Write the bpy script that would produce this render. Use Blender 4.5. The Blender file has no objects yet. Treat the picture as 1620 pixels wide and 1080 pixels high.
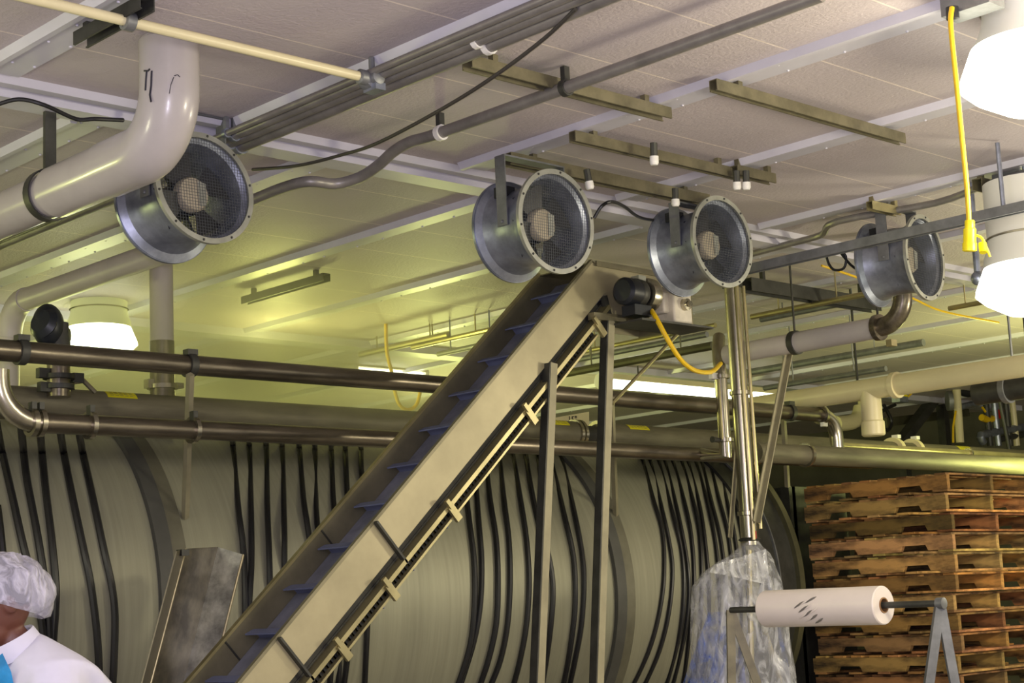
import bpy, bmesh, random
from math import sin, cos, tan, pi, radians, sqrt, atan2
from mathutils import Vector, Matrix
rnd = random.Random(7)
S = bpy.context.scene
COL = S.collection
CZ = 1.55                      # eye height of the photographer
H = 2.2                        # ceiling above the eye
F = 2614.0
yaw, pitch, roll = map(radians, (43.78, 9.244, -2.645))
fw = Vector((sin(yaw)*cos(pitch), cos(yaw)*cos(pitch), sin(pitch)))
r0 = Vector((cos(yaw), -sin(yaw), 0)); u0 = r0.cross(fw)
RT = r0*cos(roll) + u0*sin(roll); UP = -r0*sin(roll) + u0*cos(roll)
EYE = Vector((0, 0, CZ))
Z = Vector((0, 0, 1))
# survey of the photograph: sight line through a picture point met with a plane of the building
def ray(px, py): return fw + RT*((px-810)/F) - UP*((py-540)/F)
def onz(px, py, h): d = ray(px, py); return EYE + d*(h/d.z)
def ony(px, py, y): d = ray(px, py); return EYE + d*(y/d.y)
def onx(px, py, x): d = ray(px, py); return EYE + d*(x/d.x)
def ond(px, py, k): return EYE + ray(px, py)*k
def V(x, y, z): return Vector((x, y, z+CZ))       # z given from eye level

# ---------------------------------------------------------------- camera
cd = bpy.data.cameras.new('camera'); cam = bpy.data.objects.new('camera', cd); COL.objects.link(cam)
cd.sensor_width = 36; cd.sensor_fit = 'HORIZONTAL'; cd.lens = F/1620*36; cd.clip_start = .05; cd.clip_end = 200
M = Matrix((RT, UP, -fw)).transposed().to_4x4(); M.translation = EYE
cam.matrix_world = M
S.camera = cam

# ---------------------------------------------------------------- materials
def lin(c):
    o = []
    for v in c[:3]:
        v /= 255.0
        o.append(v/12.92 if v <= .04045 else ((v+.055)/1.055)**2.4)
    return (*o, 1)
def mat(name, col, rough=.5, metal=0.0, var=0, vs=4, vstretch=(1, 1, 1), bump=0, bs=60, bstretch=(1, 1, 1), col2=None,
        emit=None, es=0, alpha=1.0, trans=0, rand=0, coat=0, lo=.35, hi=.65):
    m = bpy.data.materials.new(name); m.use_nodes = True
    nt = m.node_tree; b = nt.nodes['Principled BSDF']; N = nt.nodes.new; L = nt.links.new
    c = lin(col)
    b.inputs['Base Color'].default_value = c; b.inputs['Roughness'].default_value = rough
    b.inputs['Metallic'].default_value = metal; b.inputs['Alpha'].default_value = alpha
    b.inputs['Transmission Weight'].default_value = trans; b.inputs['Coat Weight'].default_value = coat
    tc = N('ShaderNodeTexCoord')
    src = None
    if var or col2:
        mp = N('ShaderNodeMapping'); mp.inputs['Scale'].default_value = vstretch; L(tc.outputs['Object'], mp.inputs[0])
        n = N('ShaderNodeTexNoise'); n.inputs['Scale'].default_value = vs; n.inputs['Detail'].default_value = 6
        n.inputs['Roughness'].default_value = .62
        L(mp.outputs[0], n.inputs['Vector'])
        cr = N('ShaderNodeValToRGB'); L(n.outputs['Fac'], cr.inputs[0])
        cr.color_ramp.elements[0].position = lo; cr.color_ramp.elements[1].position = hi
        a = lin(col2) if col2 else tuple(x*(1-var) for x in c[:3])+(1,)
        cr.color_ramp.elements[0].color = a
        cr.color_ramp.elements[1].color = c if col2 else tuple(min(1, x*(1+var*.6)) for x in c[:3])+(1,)
        src = cr.outputs[0]
    if rand:
        oi = N('ShaderNodeObjectInfo')
        mr = N('ShaderNodeMapRange'); mr.inputs[3].default_value = 1-rand; mr.inputs[4].default_value = 1+rand*.8
        L(oi.outputs['Random'], mr.inputs[0])
        mx = N('ShaderNodeMix'); mx.data_type = 'RGBA'; mx.blend_type = 'MULTIPLY'; mx.inputs[0].default_value = 1
        if src: L(src, mx.inputs[6])
        else: mx.inputs[6].default_value = c
        L(mr.outputs[0], mx.inputs[7])
        mx2 = N('ShaderNodeMix'); mx2.data_type = 'RGBA'; mx2.blend_type = 'MULTIPLY'; mx2.inputs[0].default_value = 1
        L(mx.outputs[2], mx2.inputs[6]); L(oi.outputs['Color'], mx2.inputs[7])
        src = mx2.outputs[2]
    if src: L(src, b.inputs['Base Color'])
    if bump:
        mp2 = N('ShaderNodeMapping'); mp2.inputs['Scale'].default_value = bstretch; L(tc.outputs['Object'], mp2.inputs[0])
        n2 = N('ShaderNodeTexNoise'); n2.inputs['Scale'].default_value = bs; n2.inputs['Detail'].default_value = 3
        L(mp2.outputs[0], n2.inputs['Vector'])
        bp = N('ShaderNodeBump'); bp.inputs['Strength'].default_value = bump; bp.inputs['Distance'].default_value = .01
        L(n2.outputs['Fac'], bp.inputs['Height']); L(bp.outputs[0], b.inputs['Normal'])
    if emit:
        b.inputs['Emission Color'].default_value = lin(emit); b.inputs['Emission Strength'].default_value = es
    return m
MT = {}
MT['galv'] = mat('galvanised_sheet', (150, 156, 172), .36, .75, var=.32, vs=9, bump=.05, bs=30)
MT['galv_dull'] = mat('galvanised_dull', (128, 130, 132), .5, .55, var=.3, vs=7)
MT['conduit'] = mat('conduit_grey', (142, 138, 134), .42, .45, var=.22, vs=6)
MT['olive'] = mat('olive_strut_steel', (122, 116, 92), .45, .45, var=.3, vs=8)
MT['dark_steel'] = mat('dark_steel', (70, 70, 66), .5, .5, var=.3, vs=8)
MT['stainless'] = mat('stainless_steel', (176, 170, 152), .24, .95, var=.2, vs=5, vstretch=(1, 1, 1))
MT['steel_pipe'] = mat('stained_steel_pipe', (120, 112, 98), .3, .85, var=.35, vs=5, vstretch=(.6, 4, 4), bump=.03, bs=40)
MT['big_pipe'] = mat('dull_header_pipe', (112, 107, 88), .58, .4, var=.3, vs=4, vstretch=(.5, 3, 3))
MT['drum'] = mat('brushed_drum_steel', (150, 149, 128), .5, .35, var=.1, vs=4, vstretch=(9, .3, .3), bump=.04, bs=30, bstretch=(6, .3, .3))
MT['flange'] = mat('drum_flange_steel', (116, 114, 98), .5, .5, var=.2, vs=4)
MT['panel_steel'] = mat('conveyor_side_steel', (170, 161, 130), .45, .4, var=.14, vs=2.5)
MT['trough'] = mat('conveyor_trough_steel', (132, 126, 102), .45, .5, var=.25, vs=3)
MT['edge_steel'] = mat('conveyor_edge_steel', (170, 160, 120), .35, .7, var=.2, vs=6)
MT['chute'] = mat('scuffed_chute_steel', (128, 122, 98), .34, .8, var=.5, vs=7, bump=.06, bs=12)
MT['chute_lit'] = mat('scuffed_chute_steel_lit', (186, 188, 182), .3, .75, var=.45, vs=12, bump=.08, bs=14)  # lit copy of the scuffed chute steel, brightness put into the colour
MT['belt'] = mat('blue_grey_belt', (112, 114, 130), .6, 0, var=.3, vs=5)
MT['cleat'] = mat('blue_cleat', (100, 106, 138), .55, 0, var=.15, vs=6)
MT['leg'] = mat('leg_angle_steel', (150, 144, 118), .6, .25, var=.15, vs=6)
MT['flange_dark'] = mat('flange_dark_steel', (86, 86, 82), .55, .4, var=.15, vs=4)  # dark grey steel of the left band of each flange
MT['rubber'] = mat('black_rubber', (24, 24, 26), .35, 0, var=.2, vs=8)
MT['black'] = mat('black_plastic', (26, 28, 32), .45)
MT['motor'] = mat('motor_black_paint', (30, 34, 42), .4, .1, var=.3, vs=8)
MT['gear'] = mat('gearbox_cream_paint', (206, 198, 182), .45, 0, var=.18, vs=10)
MT['yellow'] = mat('yellow_jacket', (226, 186, 18), .4, 0, var=.1, vs=10)
MT['yellow_plug'] = mat('yellow_plug', (240, 222, 20), .4)
MT['label'] = mat('yellow_label', (206, 198, 22), .5, 0, var=.08, vs=20)
MT['red'] = mat('red_paint', (176, 36, 30), .45)
MT['white'] = mat('white_plastic', (230, 228, 222), .4)
MT['pvc'] = mat('white_pvc', (176, 170, 168), .27, 0, var=.06, vs=4, coat=.2)
MT['pvc_far'] = mat('yellowed_pvc', (220, 210, 166), .35, 0, var=.06, vs=3)
MT['pvc_grey'] = mat('greyed_pvc', (196, 188, 184), .4, 0, var=.08, vs=3)
MT['trim'] = mat('white_trim', (198, 196, 208), .42, 0, var=.07, vs=3)
MT['trim_face'] = mat('trim_strip', (176, 166, 160), .5, 0, var=.08, vs=3)
MT['hub'] = mat('fan_hub', (170, 160, 140), .6)
MT['blade'] = mat('fan_blade_dark', (48, 48, 50), .5, .3)
MT['rim'] = mat('fan_rim', (172, 174, 164), .35, .6, var=.2, vs=9)
MT['wire'] = mat('guard_wire', (96, 100, 106), .4, .7)
MT['wood'] = mat('pallet_wood', (196, 164, 108), .8, 0, col2=(62, 50, 36), vs=4.5, vstretch=(1.0, .5, 2.0), rand=.45, bump=.15, bs=40, lo=.36, hi=.62)
MT['skin'] = mat('skin', (100, 60, 46), .5, var=.1, vs=12)
MT['coat'] = mat('white_coat', (204, 203, 214), .8, 0, var=.05, vs=6, bump=.9, bs=6)
MT['apron'] = mat('blue_plastic_apron', (44, 142, 196), .2, 0, var=.3, vs=10, bump=.5, bs=16)
MT['film'] = mat('film_roll', (226, 216, 210), .33, 0, var=.04, vs=5, bump=.06, bs=9)
MT['core'] = mat('cardboard_core', (140, 104, 66), .8)
MT['wall'] = mat('dim_wall', (96, 94, 78), .8, 0, var=.25, vs=1.2)
MT['floor'] = mat('wet_concrete', (150, 146, 136), .45, 0, var=.3, vs=1.5)
MT['eye'] = mat('eye_white', (230, 226, 220), .3)
MT['cable'] = mat('grey_cable', (62, 58, 54), .5)
MT['marker'] = mat('marker_ink', (14, 14, 30), .5)
MT['tankgreen'] = mat('dim_machine_steel', (92, 90, 66), .5, .3, var=.4, vs=2)
MT['emit_lamp'] = mat('lamp_glow', (255, 255, 245), .3, emit=(255, 252, 226), es=3.2)
MT['emit_lamp2'] = mat('lamp_glow_far', (255, 255, 240), .3, emit=(248, 255, 220), es=5)
MT['emit_tube'] = mat('tube_glow', (255, 255, 245), .3, emit=(250, 255, 232), es=5)
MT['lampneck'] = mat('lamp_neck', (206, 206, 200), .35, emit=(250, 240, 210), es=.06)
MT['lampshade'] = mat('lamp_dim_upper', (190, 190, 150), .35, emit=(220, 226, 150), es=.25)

def ceiling_mat():
    m = mat('ceiling_panels', (190, 180, 184), .55, 0, var=.07, vs=.8)
    nt = m.node_tree; N = nt.nodes.new; L = nt.links.new; b = nt.nodes['Principled BSDF']
    src = b.inputs['Base Color'].links[0].from_socket
    g = N('ShaderNodeNewGeometry'); sx = N('ShaderNodeSeparateXYZ'); L(g.outputs['Position'], sx.inputs[0])
    def line(sock, off, per, w):
        a = N('ShaderNodeMath'); a.operation = 'ADD'; a.inputs[1].default_value = -off+per*50; L(sock, a.inputs[0])
        md = N('ShaderNodeMath'); md.operation = 'MODULO'; md.inputs[1].default_value = per; L(a.outputs[0], md.inputs[0])
        lt = N('ShaderNodeMath'); lt.operation = 'LESS_THAN'; lt.inputs[1].default_value = w; L(md.outputs[0], lt.inputs[0])
        return lt.outputs[0]
    ly = line(sx.outputs['Y'], 4.935, .545, .009)
    mx = N('ShaderNodeMix'); mx.data_type = 'RGBA'; L(ly, mx.inputs[0]); L(src, mx.inputs[6]); mx.inputs[7].default_value = lin((226, 214, 206))
    L(mx.outputs[2], b.inputs['Base Color'])
    v = N('ShaderNodeTexNoise'); v.inputs['Scale'].default_value = 70; v.inputs['Detail'].default_value = 2; L(g.outputs['Position'], v.inputs['Vector'])
    bp = N('ShaderNodeBump'); bp.inputs['Strength'].default_value = .35; bp.inputs['Distance'].default_value = .01
    L(v.outputs['Fac'], bp.inputs['Height']); L(bp.outputs[0], b.inputs['Normal'])
    return m
MT['ceiling'] = ceiling_mat()

def clear_mat(name, col, op, rough=.2, wr=18, bump=.9, lo=.45, hi=.7):
    m = bpy.data.materials.new(name); m.use_nodes = True; nt = m.node_tree; N = nt.nodes.new; L = nt.links.new
    b = nt.nodes['Principled BSDF']; b.inputs['Base Color'].default_value = lin(col); b.inputs['Roughness'].default_value = rough
    tc = N('ShaderNodeTexCoord'); mp = N('ShaderNodeMapping'); mp.inputs['Scale'].default_value = (1.6, 1.6, .7); L(tc.outputs['Object'], mp.inputs[0])
    n = N('ShaderNodeTexNoise'); n.inputs['Scale'].default_value = wr; n.inputs['Detail'].default_value = 4; n.inputs['Distortion'].default_value = 1.5
    L(mp.outputs[0], n.inputs['Vector'])
    mr = N('ShaderNodeMapRange'); mr.inputs[1].default_value = lo; mr.inputs[2].default_value = hi; mr.inputs[3].default_value = op[0]; mr.inputs[4].default_value = op[1]
    L(n.outputs['Fac'], mr.inputs[0]); L(mr.outputs[0], b.inputs['Alpha'])
    bp = N('ShaderNodeBump'); bp.inputs['Strength'].default_value = bump; bp.inputs['Distance'].default_value = .02
    L(n.outputs['Fac'], bp.inputs['Height']); L(bp.outputs[0], b.inputs['Normal'])
    return m
MT['bag'] = clear_mat('clear_bag_film', (206, 208, 216), (.2, .85), .14, 7, 1.0, .44, .72)
MT['bag_blue'] = clear_mat('blue_bag_film', (60, 92, 176), (.15, .7), .15, 9)
MT['net'] = clear_mat('hairnet_mesh', (206, 204, 216), (.38, .85), .6, 16, .8)

# ---------------------------------------------------------------- mesh collection helper
class MB:
    def __init__(s): s.v = []; s.f = []
    def add(s, vs, fs):
        o = len(s.v); s.v += [Vector(v) for v in vs]; s.f += [tuple(i+o for i in f) for f in fs]; return s
    def box(s, c, size, mx=None):
        c = Vector(c); a, b, d = (x/2 for x in size)
        vs = [Vector((x, y, z)) for x in (-a, a) for y in (-b, b) for z in (-d, d)]
        if mx is not None: vs = [mx @ v for v in vs]
        return s.add([c+v for v in vs], [(0, 1, 3, 2), (4, 6, 7, 5), (0, 4, 5, 1), (2, 3, 7, 6), (0, 2, 6, 4), (1, 5, 7, 3)])
    def loft(s, rings, cap=True, close=True):
        n = len(rings[0]); vs = [p for r in rings for p in r]; fs = []
        for i in range(len(rings)-1):
            for j in range(n if close else n-1):
                k = (j+1) % n; fs.append((i*n+j, i*n+k, (i+1)*n+k, (i+1)*n+j))
        if cap and close:
            fs.append(tuple(reversed(range(n)))); fs.append(tuple((len(rings)-1)*n+j for j in range(n)))
        return s.add(vs, fs)
    def tube(s, pts, r, n=12, cap=True, sub=0):
        pts = [Vector(p) for p in pts]
        if sub: pts = smooth_path(pts, sub)
        rs = r if isinstance(r, (list, tuple)) else [r]*len(pts)
        if len(rs) != len(pts): rs = [rs[0]+(rs[-1]-rs[0])*i/(len(pts)-1) for i in range(len(pts))]
        t0 = (pts[1]-pts[0]).normalized()
        a = t0.cross(Z if abs(t0.z) < .9 else Vector((1, 0, 0))).normalized()
        rings = []
        for i, p in enumerate(pts):
            t = (pts[min(i+1, len(pts)-1)]-pts[max(i-1, 0)])
            if t.length < 1e-9: t = t0
            t.normalize(); a = (a-t*a.dot(t)).normalized(); b = t.cross(a)
            rings.append([p+(a*cos(2*pi*j/n)+b*sin(2*pi*j/n))*rs[i] for j in range(n)])
        return s.loft(rings, cap)
    def ext(s, prof, p0, p1, up=Z):
        p0 = Vector(p0); p1 = Vector(p1); t = (p1-p0).normalized(); up = Vector(up)
        w = (up-t*up.dot(t)).normalized(); u = t.cross(w)
        return s.loft([[p+u*a+w*b for a, b in prof] for p in (p0, p1)])
    def bar(s, p0, p1, w, h, up=Z):
        return s.ext([(-w/2, -h/2), (w/2, -h/2), (w/2, h/2), (-w/2, h/2)], p0, p1, up)
    def lathe(s, prof, p, axis, n=32, cap=False, closed=False):
        p = Vector(p); t = Vector(axis).normalized(); a = t.cross(Z if abs(t.z) < .9 else Vector((1, 0, 0))).normalized(); b = t.cross(a)
        pr = list(prof)+([prof[0]] if closed else [])
        return s.loft([[p+t*z+(a*cos(2*pi*j/n)+b*sin(2*pi*j/n))*r for j in range(n)] for r, z in pr], cap)
    def ball(s, c, r, n=10, m=7, sc=(1, 1, 1), mx=None):
        c = Vector(c); rings = []
        for i in range(m+1):
            th = pi*i/m; rr = max(sin(th), 1e-3)
            ring = [Vector((rr*cos(2*pi*j/n)*sc[0]*r, rr*sin(2*pi*j/n)*sc[1]*r, cos(th)*sc[2]*r)) for j in range(n)]
            rings.append([c+(mx @ v if mx is not None else v) for v in ring])
        return s.loft(list(reversed(rings)))
    def build(s, name, m, parent=None, ang=35, loc=None):
        me = bpy.data.meshes.new(name)
        off = Vector((0, 0, 0))
        if parent is not None: off = parent['_w'] if False else WLOC.get(parent.name, Vector((0, 0, 0)))
        elif loc is not None: off = Vector(loc)
        elif s.v:
            lo = [min(v[i] for v in s.v) for i in range(3)]; hi = [max(v[i] for v in s.v) for i in range(3)]
            off = Vector(((lo[0]+hi[0])/2, (lo[1]+hi[1])/2, lo[2]))
        me.from_pydata([v-off for v in s.v], [], s.f)
        bm = bmesh.new(); bm.from_mesh(me); bmesh.ops.recalc_face_normals(bm, faces=bm.faces); bm.to_mesh(me); bm.free()
        me.polygons.foreach_set('use_smooth', [True]*len(me.polygons)); me.set_sharp_from_angle(angle=radians(ang))
        me.materials.append(MT[m] if isinstance(m, str) else m); me.update()
        o = bpy.data.objects.new(name, me); COL.objects.link(o)
        if parent is not None: o.parent = parent; WLOC[o.name] = off
        else: o.location = off; WLOC[o.name] = off
        return o
WLOC = {}
def smooth_path(p, k):
    o = []; n = len(p)
    for i in range(n-1):
        a, b, c, d = p[max(i-1, 0)], p[i], p[i+1], p[min(i+2, n-1)]
        for j in range(k):
            t = j/k
            o.append(.5*((2*b)+(c-a)*t+(2*a-5*b+4*c-d)*t*t+(3*b-a-3*c+d)*t**3))
    o.append(p[-1]); return o
def tag(o, label=None, cat=None, group=None, kind=None):
    if label: o['label'] = label
    if cat: o['category'] = cat
    if group: o['group'] = group
    if kind: o['kind'] = kind
    return o
def thing(name, loc, label, cat, group=None):
    o = bpy.data.objects.new(name, None); COL.objects.link(o); o.location = loc; o.empty_display_size = .1
    WLOC[o.name] = Vector(loc); return tag(o, label, cat, group)
def struct(name, mb, m, **k): return tag(mb.build(name, m, **k), kind='structure')
ORD = ['first', 'second', 'third', 'fourth', 'fifth', 'sixth', 'seventh', 'eighth', 'ninth', 'tenth', 'eleventh', 'twelfth', 'thirteenth', 'fourteenth', 'fifteenth', 'sixteenth', 'seventeenth']

# ---------------------------------------------------------------- setting
YB, XB = 14.5, 18.5
struct('ceiling', MB().box(V(8.25, 6.75, H+.06), (20.7, 15.7, .12)), 'ceiling')
struct('floor', MB().box(V(8.25, 6.75, -CZ-.05), (20.7, 15.7, .1)), 'floor')
struct('wall_back', MB().box(V(8.25, YB+.05, .325), (20.5, .1, 3.75)), 'wall')
struct('wall_right', MB().box(V(XB+.05, 6.75, .325), (.1, 15.5, 3.75)), 'wall')
JY = 5.94      # joint beam of the two ceiling bays
tn = [0]
def trim(mb, m='trim'):
    tn[0] += 1; return struct('trim_%d' % tn[0], mb, m)
def batten(x, y0, y1, w=.19, screws=True):
    mb = MB(); c = V(0, 0, H)
    d = .034
    mb.ext([(-x, 0), (-x-.016, -d), (-x-.03, -d), (-x-.03, 0)], V(0, y1, H), V(0, y0, H)) if False else None
    vs = []
    for y in (y0, y1):
        vs += [V(x, y, H+.01), V(x+.02, y, H-d), V(x+.045, y, H-d), V(x+.06, y, H-.014), V(x+w, y, H-.014), V(x+w, y, H+.01)]
    n = 6
    mb.add(vs, [(i, (i+1) % n, n+(i+1) % n, n+i) for i in range(n)]+[tuple(range(n)), tuple(range(2*n-1, n-1, -1))])
    if screws:
        y = y0+rnd.random()*.2
        while y < y1-.1:
            for dx in (.085, w-.012):
                mb.lathe([(.0005, -.006), (.005, -.005), (.007, 0)], V(x+dx, y+rnd.uniform(-.05, .05), H-.014), (0, 0, 1), 6)
            y += .29
    return trim(mb)
for x in (-.8, .42, 1.6, 2.8, 4.0, 5.32, 6.46, 7.7, 8.93, 10.15, 11.37, 12.6, 13.8, 15.0, 16.2):
    batten(x, -1 if x < 5 else 1.0, JY-.05)
for x in (2.2, 3.4, 4.62, 5.84, 7.05, 8.27, 9.49, 10.7, 11.9, 13.1, 14.3, 15.5, 16.7):
    batten(x, JY+.32, YB-.02)
# stepped white joint beam along the bay line
mb = MB()
mb.add([V(x, y, z) for x in (-1.9, XB) for y, z in ((JY-.03, H+.01), (JY, H-.03), (JY+.05, H-.03), (JY+.055, H-.012), (JY+.1, H-.012), (JY+.105, H-.05), (JY+.24, H-.05), (JY+.27, H+.01))],
       [(i, (i+1) % 8, 8+(i+1) % 8, 8+i) for i in range(8)]+[tuple(range(8)), tuple(range(15, 7, -1))])
trim(mb)
mb = MB(); mb.bar(V(-1.9, 10.4, H-.03), V(XB, 10.4, H-.03), .2, .06); trim(mb)

# ---------------------------------------------------------------- strut channels on the ceiling
def channel_prof(w=.042, h=.042, t=.004, lip=.009):
    a = w/2
    return [(-a, 0), (-a, -h), (-a+lip, -h), (-a+lip, -h+t), (-a+t, -h+t), (-a+t, -t), (a-t, -t), (a-t, -h+t), (a-lip, -h+t), (a-lip, -h), (a, -h), (a, 0)]
def strut(p0, p1, label, m='olive', drop=.0, w=.042, h=.05, name='strut_channel', group='strut channels screwed to the ceiling'):
    p0 = Vector(p0); p1 = Vector(p1)
    mb = MB().ext(channel_prof(w, h), p0, p1)
    for q in (.12, .88):
        c = p0.lerp(p1, q); g = H+CZ-c.z
        if g > .004: mb.box((c.x, c.y, c.z+g/2-.002), (.028, .028, g+.004))
    return tag(mb.build(name, m), label, 'strut channel', group)
def cz(px, py, d=.02): return onz(px, py, H-d)
def flat_x(a, b, d=.036):
    p = onz(*a, H-d); q = onz(*b, H-d); y = (p.y+q.y)/2; p.y = y; q.y = y; return p, q
strut(*flat_x((743, 88), (1050, 174)), 'olive strut channel crossing the ceiling above the grey bent conduit', w=.06)
strut(*flat_x((1127, 126), (1427, 212)), 'longest olive strut channel near the hanging lamp, running between two white battens')
strut(*flat_x((897, 210), (1172, 266)), 'olive strut channel holding one white-capped hanger rod')
FS = flat_x((790, 246), (1128, 306))
strut(FS[0], FS[1], 'olive strut channel carrying the two middle duct fans', w=.06, h=.06)
strut(*flat_x((1160, 262), (1222, 276)), 'short olive strut stub beside a pair of white-capped rods', w=.05)
p, q = onz(225, -8, H-.04), onz(135, 55, H-.04); p.x = q.x = (p.x+q.x)/2
strut(p, q, 'dark strut channel crossing over the white end of the top-left conduit', 'dark_steel', w=.06)
p, q = onz(387, 470, H-.04), onz(523, 433, H-.04); q.x = p.x
strut(p, q, 'dark strut channel on the yellow-lit ceiling right of the drum chimney pipe', 'dark_steel', w=.06, h=.05)
strut(onz(1180, 440, H-.1), onz(1385, 474, H-.1), 'heavy dark channel behind the two right-hand fans', 'dark_steel', w=.09, h=.09)
strut(onz(1375, 318, H-.036), onz(1420, 328, H-.036), 'tiny pale strut stub on the ceiling left of the yellow cord', 'edge_steel')
strut(onz(1545, 282, H-.05), onz(1600, 296, H-.05), 'short olive strut block beside the drop cord, above the long grey rail', w=.06, h=.06)

def rod(px, py0, py1, label, d=.06, dx=0, caps=.022):
    top = onz(px, py0, H-d); b = top-EYE; dep = b.dot(fw)
    bot = ond(px+dx, py1, dep); bot.x, bot.y = top.x+(bot.x-top.x)*.5, top.y+(bot.y-top.y)*.5
    t = thing('hanger_rod', (top.x, top.y, top.z), label, 'hanger rod', 'white-capped hanger rods')
    k = top.lerp(bot, .6)
    MB().tube([top, k], .017, 8).build('steel_rod', 'dark_steel', t)
    MB().lathe([(caps*.96, 0), (caps, .02), (caps, (bot-k).length-.01), (caps*.75, (bot-k).length)], k, bot-k, 12, True).build('end_cap', 'white', t)
rod(1034, 226, 262, 'white-capped rod hanging alone from the middle strut channel', .075)
rod(1165, 270, 301, 'left rod of the white-capped pair hanging under the strut stub', .075)
rod(1180, 270, 301, 'right rod of the white-capped pair hanging under the strut stub', .075)
rod(928, 268, 300, 'white-capped rod just right of the big middle fan', .095, 10)
rod(1068, 298, 327, 'white-capped rod in front of the strap of the third fan', .095)

# ---------------------------------------------------------------- conduits
def conduit(pts, r, label, name='conduit', m='conduit', group=None, sub=0, cat='conduit', n=10):
    return tag(MB().tube(pts, r, n, sub=sub).build(name, m), label, cat, group)
HC = H-.075
a, b = onz(-20, -22, HC-.02), onz(585, 127, HC-.02); b.y = a.y = (a.y+b.y)/2
t = thing('conduit_run', a.lerp(b, .5), 'pale conduit running from the top left corner to the grey junction fitting', 'conduit')
MB().tube([a, b], .019, 12).build('conduit_tube', 'pvc_far', t)
c = onz(203, 34, HC-.02); c.y = a.y
MB().lathe([(.021, -.02), (.034, -.018), (.034, .018), (.021, .02)], c, (1, 0, 0), 14).build('pipe_clamp', 'galv_dull', t)
MB().bar(c+Vector((0, 0, .02)), Vector((c.x, c.y, H+CZ-.03)), .03, .03, (0, 1, 0)).build('clamp_stem', 'dark_steel', t)
jb = thing('junction_fitting', b, 'grey cast conduit fitting where the pale conduit meets the conduit bundle', 'junction box')
MB().lathe([(.02, -.05), (.03, -.045), (.03, -.02), (.042, -.015), (.042, .035), (.03, .04), (.03, .055)], b, (0, 1, 0), 16, True).build('fitting_body', 'galv_dull', jb)
MB().lathe([(.022, -.07), (.03, -.065), (.03, -.02)], b, (1, 0, 0), 14, True).build('hub_collar', 'galv_dull', jb)
MB().box(b+Vector((.01, .0, -.035)), (.05, .08, .03)).build('cover_plate', 'galv', jb)
MB().tube([b, Vector((b.x, b.y, H+CZ-.005))], .012, 8).build('stem', 'galv_dull', jb)
names = ['leftmost', 'second', 'third', 'lowest, right-hand']
xs = []
for i, (px1, r) in enumerate(((858, .014), (884, .02), (912, .022), (948, .03))):
    z = HC-.004*i
    x = onz(px1, 0, z).x
    xs.append(x)
    lab = '%s grey conduit of the long bundle crossing the ceiling from fan to top centre' % ('leftmost' if i == 0 else ['', 'second', 'third', 'rightmost'][i])
    tt = thing('conduit', V(x, 5, z), lab, 'conduit', 'grey ceiling conduit bundle')
    MB().tube([V(x, 1.8, z), V(x, 9.5, z)], r, 12).build('conduit_tube', 'conduit', tt)
    for yy in ((4.35, 6.0, 2.6) if i > 1 else (5.9,)):
        MB().lathe([(r+.001, -.012), (r+.008, -.012), (r+.008, .012), (r+.001, .012)], V(x, yy, z), (0, 1, 0), 12).build('strap', 'white' if yy < 5 else 'galv', tt)
        MB().box(V(x, yy, (z+H)/2+.01), (.02, .02, H-z-.01)).build('strap_stem', 'galv_dull', tt)
hb = HC-.02
bent = [onz(1300, -8, hb), onz(1080, 72, hb), onz(897, 138, hb), onz(697, 210, hb), onz(650, 224, hb), onz(622, 240, hb-.02), onz(600, 260, hb-.05), onz(570, 280, hb-.08), onz(530, 291, hb-.1), onz(490, 287, hb-.1), onz(450, 296, hb-.1), onz(395, 318, hb-.1)]
t = thing('bent_conduit', bent[3], 'grey conduit with two bends crossing the ceiling right of the bundle', 'conduit')
MB().tube(smooth_path(bent, 4), .026, 12).build('conduit_tube', 'conduit', t)
for (px, py) in ((697, 210), (895, 139), ):
    c = onz(px, py, hb); MB().lathe([(.027, -.014), (.036, -.014), (.036, .014), (.027, .014)], c, (0, 1, 0), 14).build('strap', 'white' if px < 800 else 'dark_steel', t)
    MB().box(Vector((c.x, c.y, c.z+.045)), (.03, .025, .09)).build('strap_stem', 'dark_steel', t)
conduit([onz(911, 14, HC-.03), onz(860, 62, HC-.06), onz(780, 122, HC-.1), onz(700, 172, HC-.12), onz(600, 225, HC-.12), onz(540, 245, HC-.08), onz(470, 262, HC-.05), onz(400, 268, H-.035)], .008, 'thin dark cable sagging from the bundle across to the left fan', 'sagging_cable', 'cable', sub=5, cat='cable', n=8)
# right-hand long grey rail in front of the right fan
LR = 1.84
a, b = onz(1130, 437, LR), onz(1660, 319, LR); b.x = a.x = (a.x+b.x)/2
t = thing('suspended_rail', a, 'long grey rail passing in front of the right-hand fan', 'rail')
MB().ext(channel_prof(.05, .05), a+Vector((0, 0, .025)), b+Vector((0, 0, .025))).build('rail_channel', 'galv_dull', t)
for px, py in ((1592, 335), ):
    c = onz(px, py, LR); c.x = a.x; MB().tube([c, Vector((c.x, c.y, H+CZ-.01))], .012, 8).build('hanger_rod', 'galv', t)
c = Vector((a.x, a.y-.02, a.z)); MB().tube([c, Vector((c.x, c.y, H+CZ-.005))], .012, 8).build('hanger_rod', 'galv', t)
h2 = H-.06
pts = [onz(1180, 404, h2), onz(1255, 384, h2), onz(1300, 371, h2), onz(1325, 350, h2), onz(1480, 321, h2), onz(1560, 292, h2), onz(1640, 268, h2)]
conduit(pts, .02, 'grey conduit bending up over the strap of the right-hand fan', sub=4)
t = thing('conduit_tee_box', onz(1598, 285, h2), 'grey conduit tee box at the right edge above the lower hanging lamp', 'junction box')
MB().box(onz(1598, 284, h2), (.09, .16, .07)).build('box_body', 'galv_dull', t)
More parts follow.
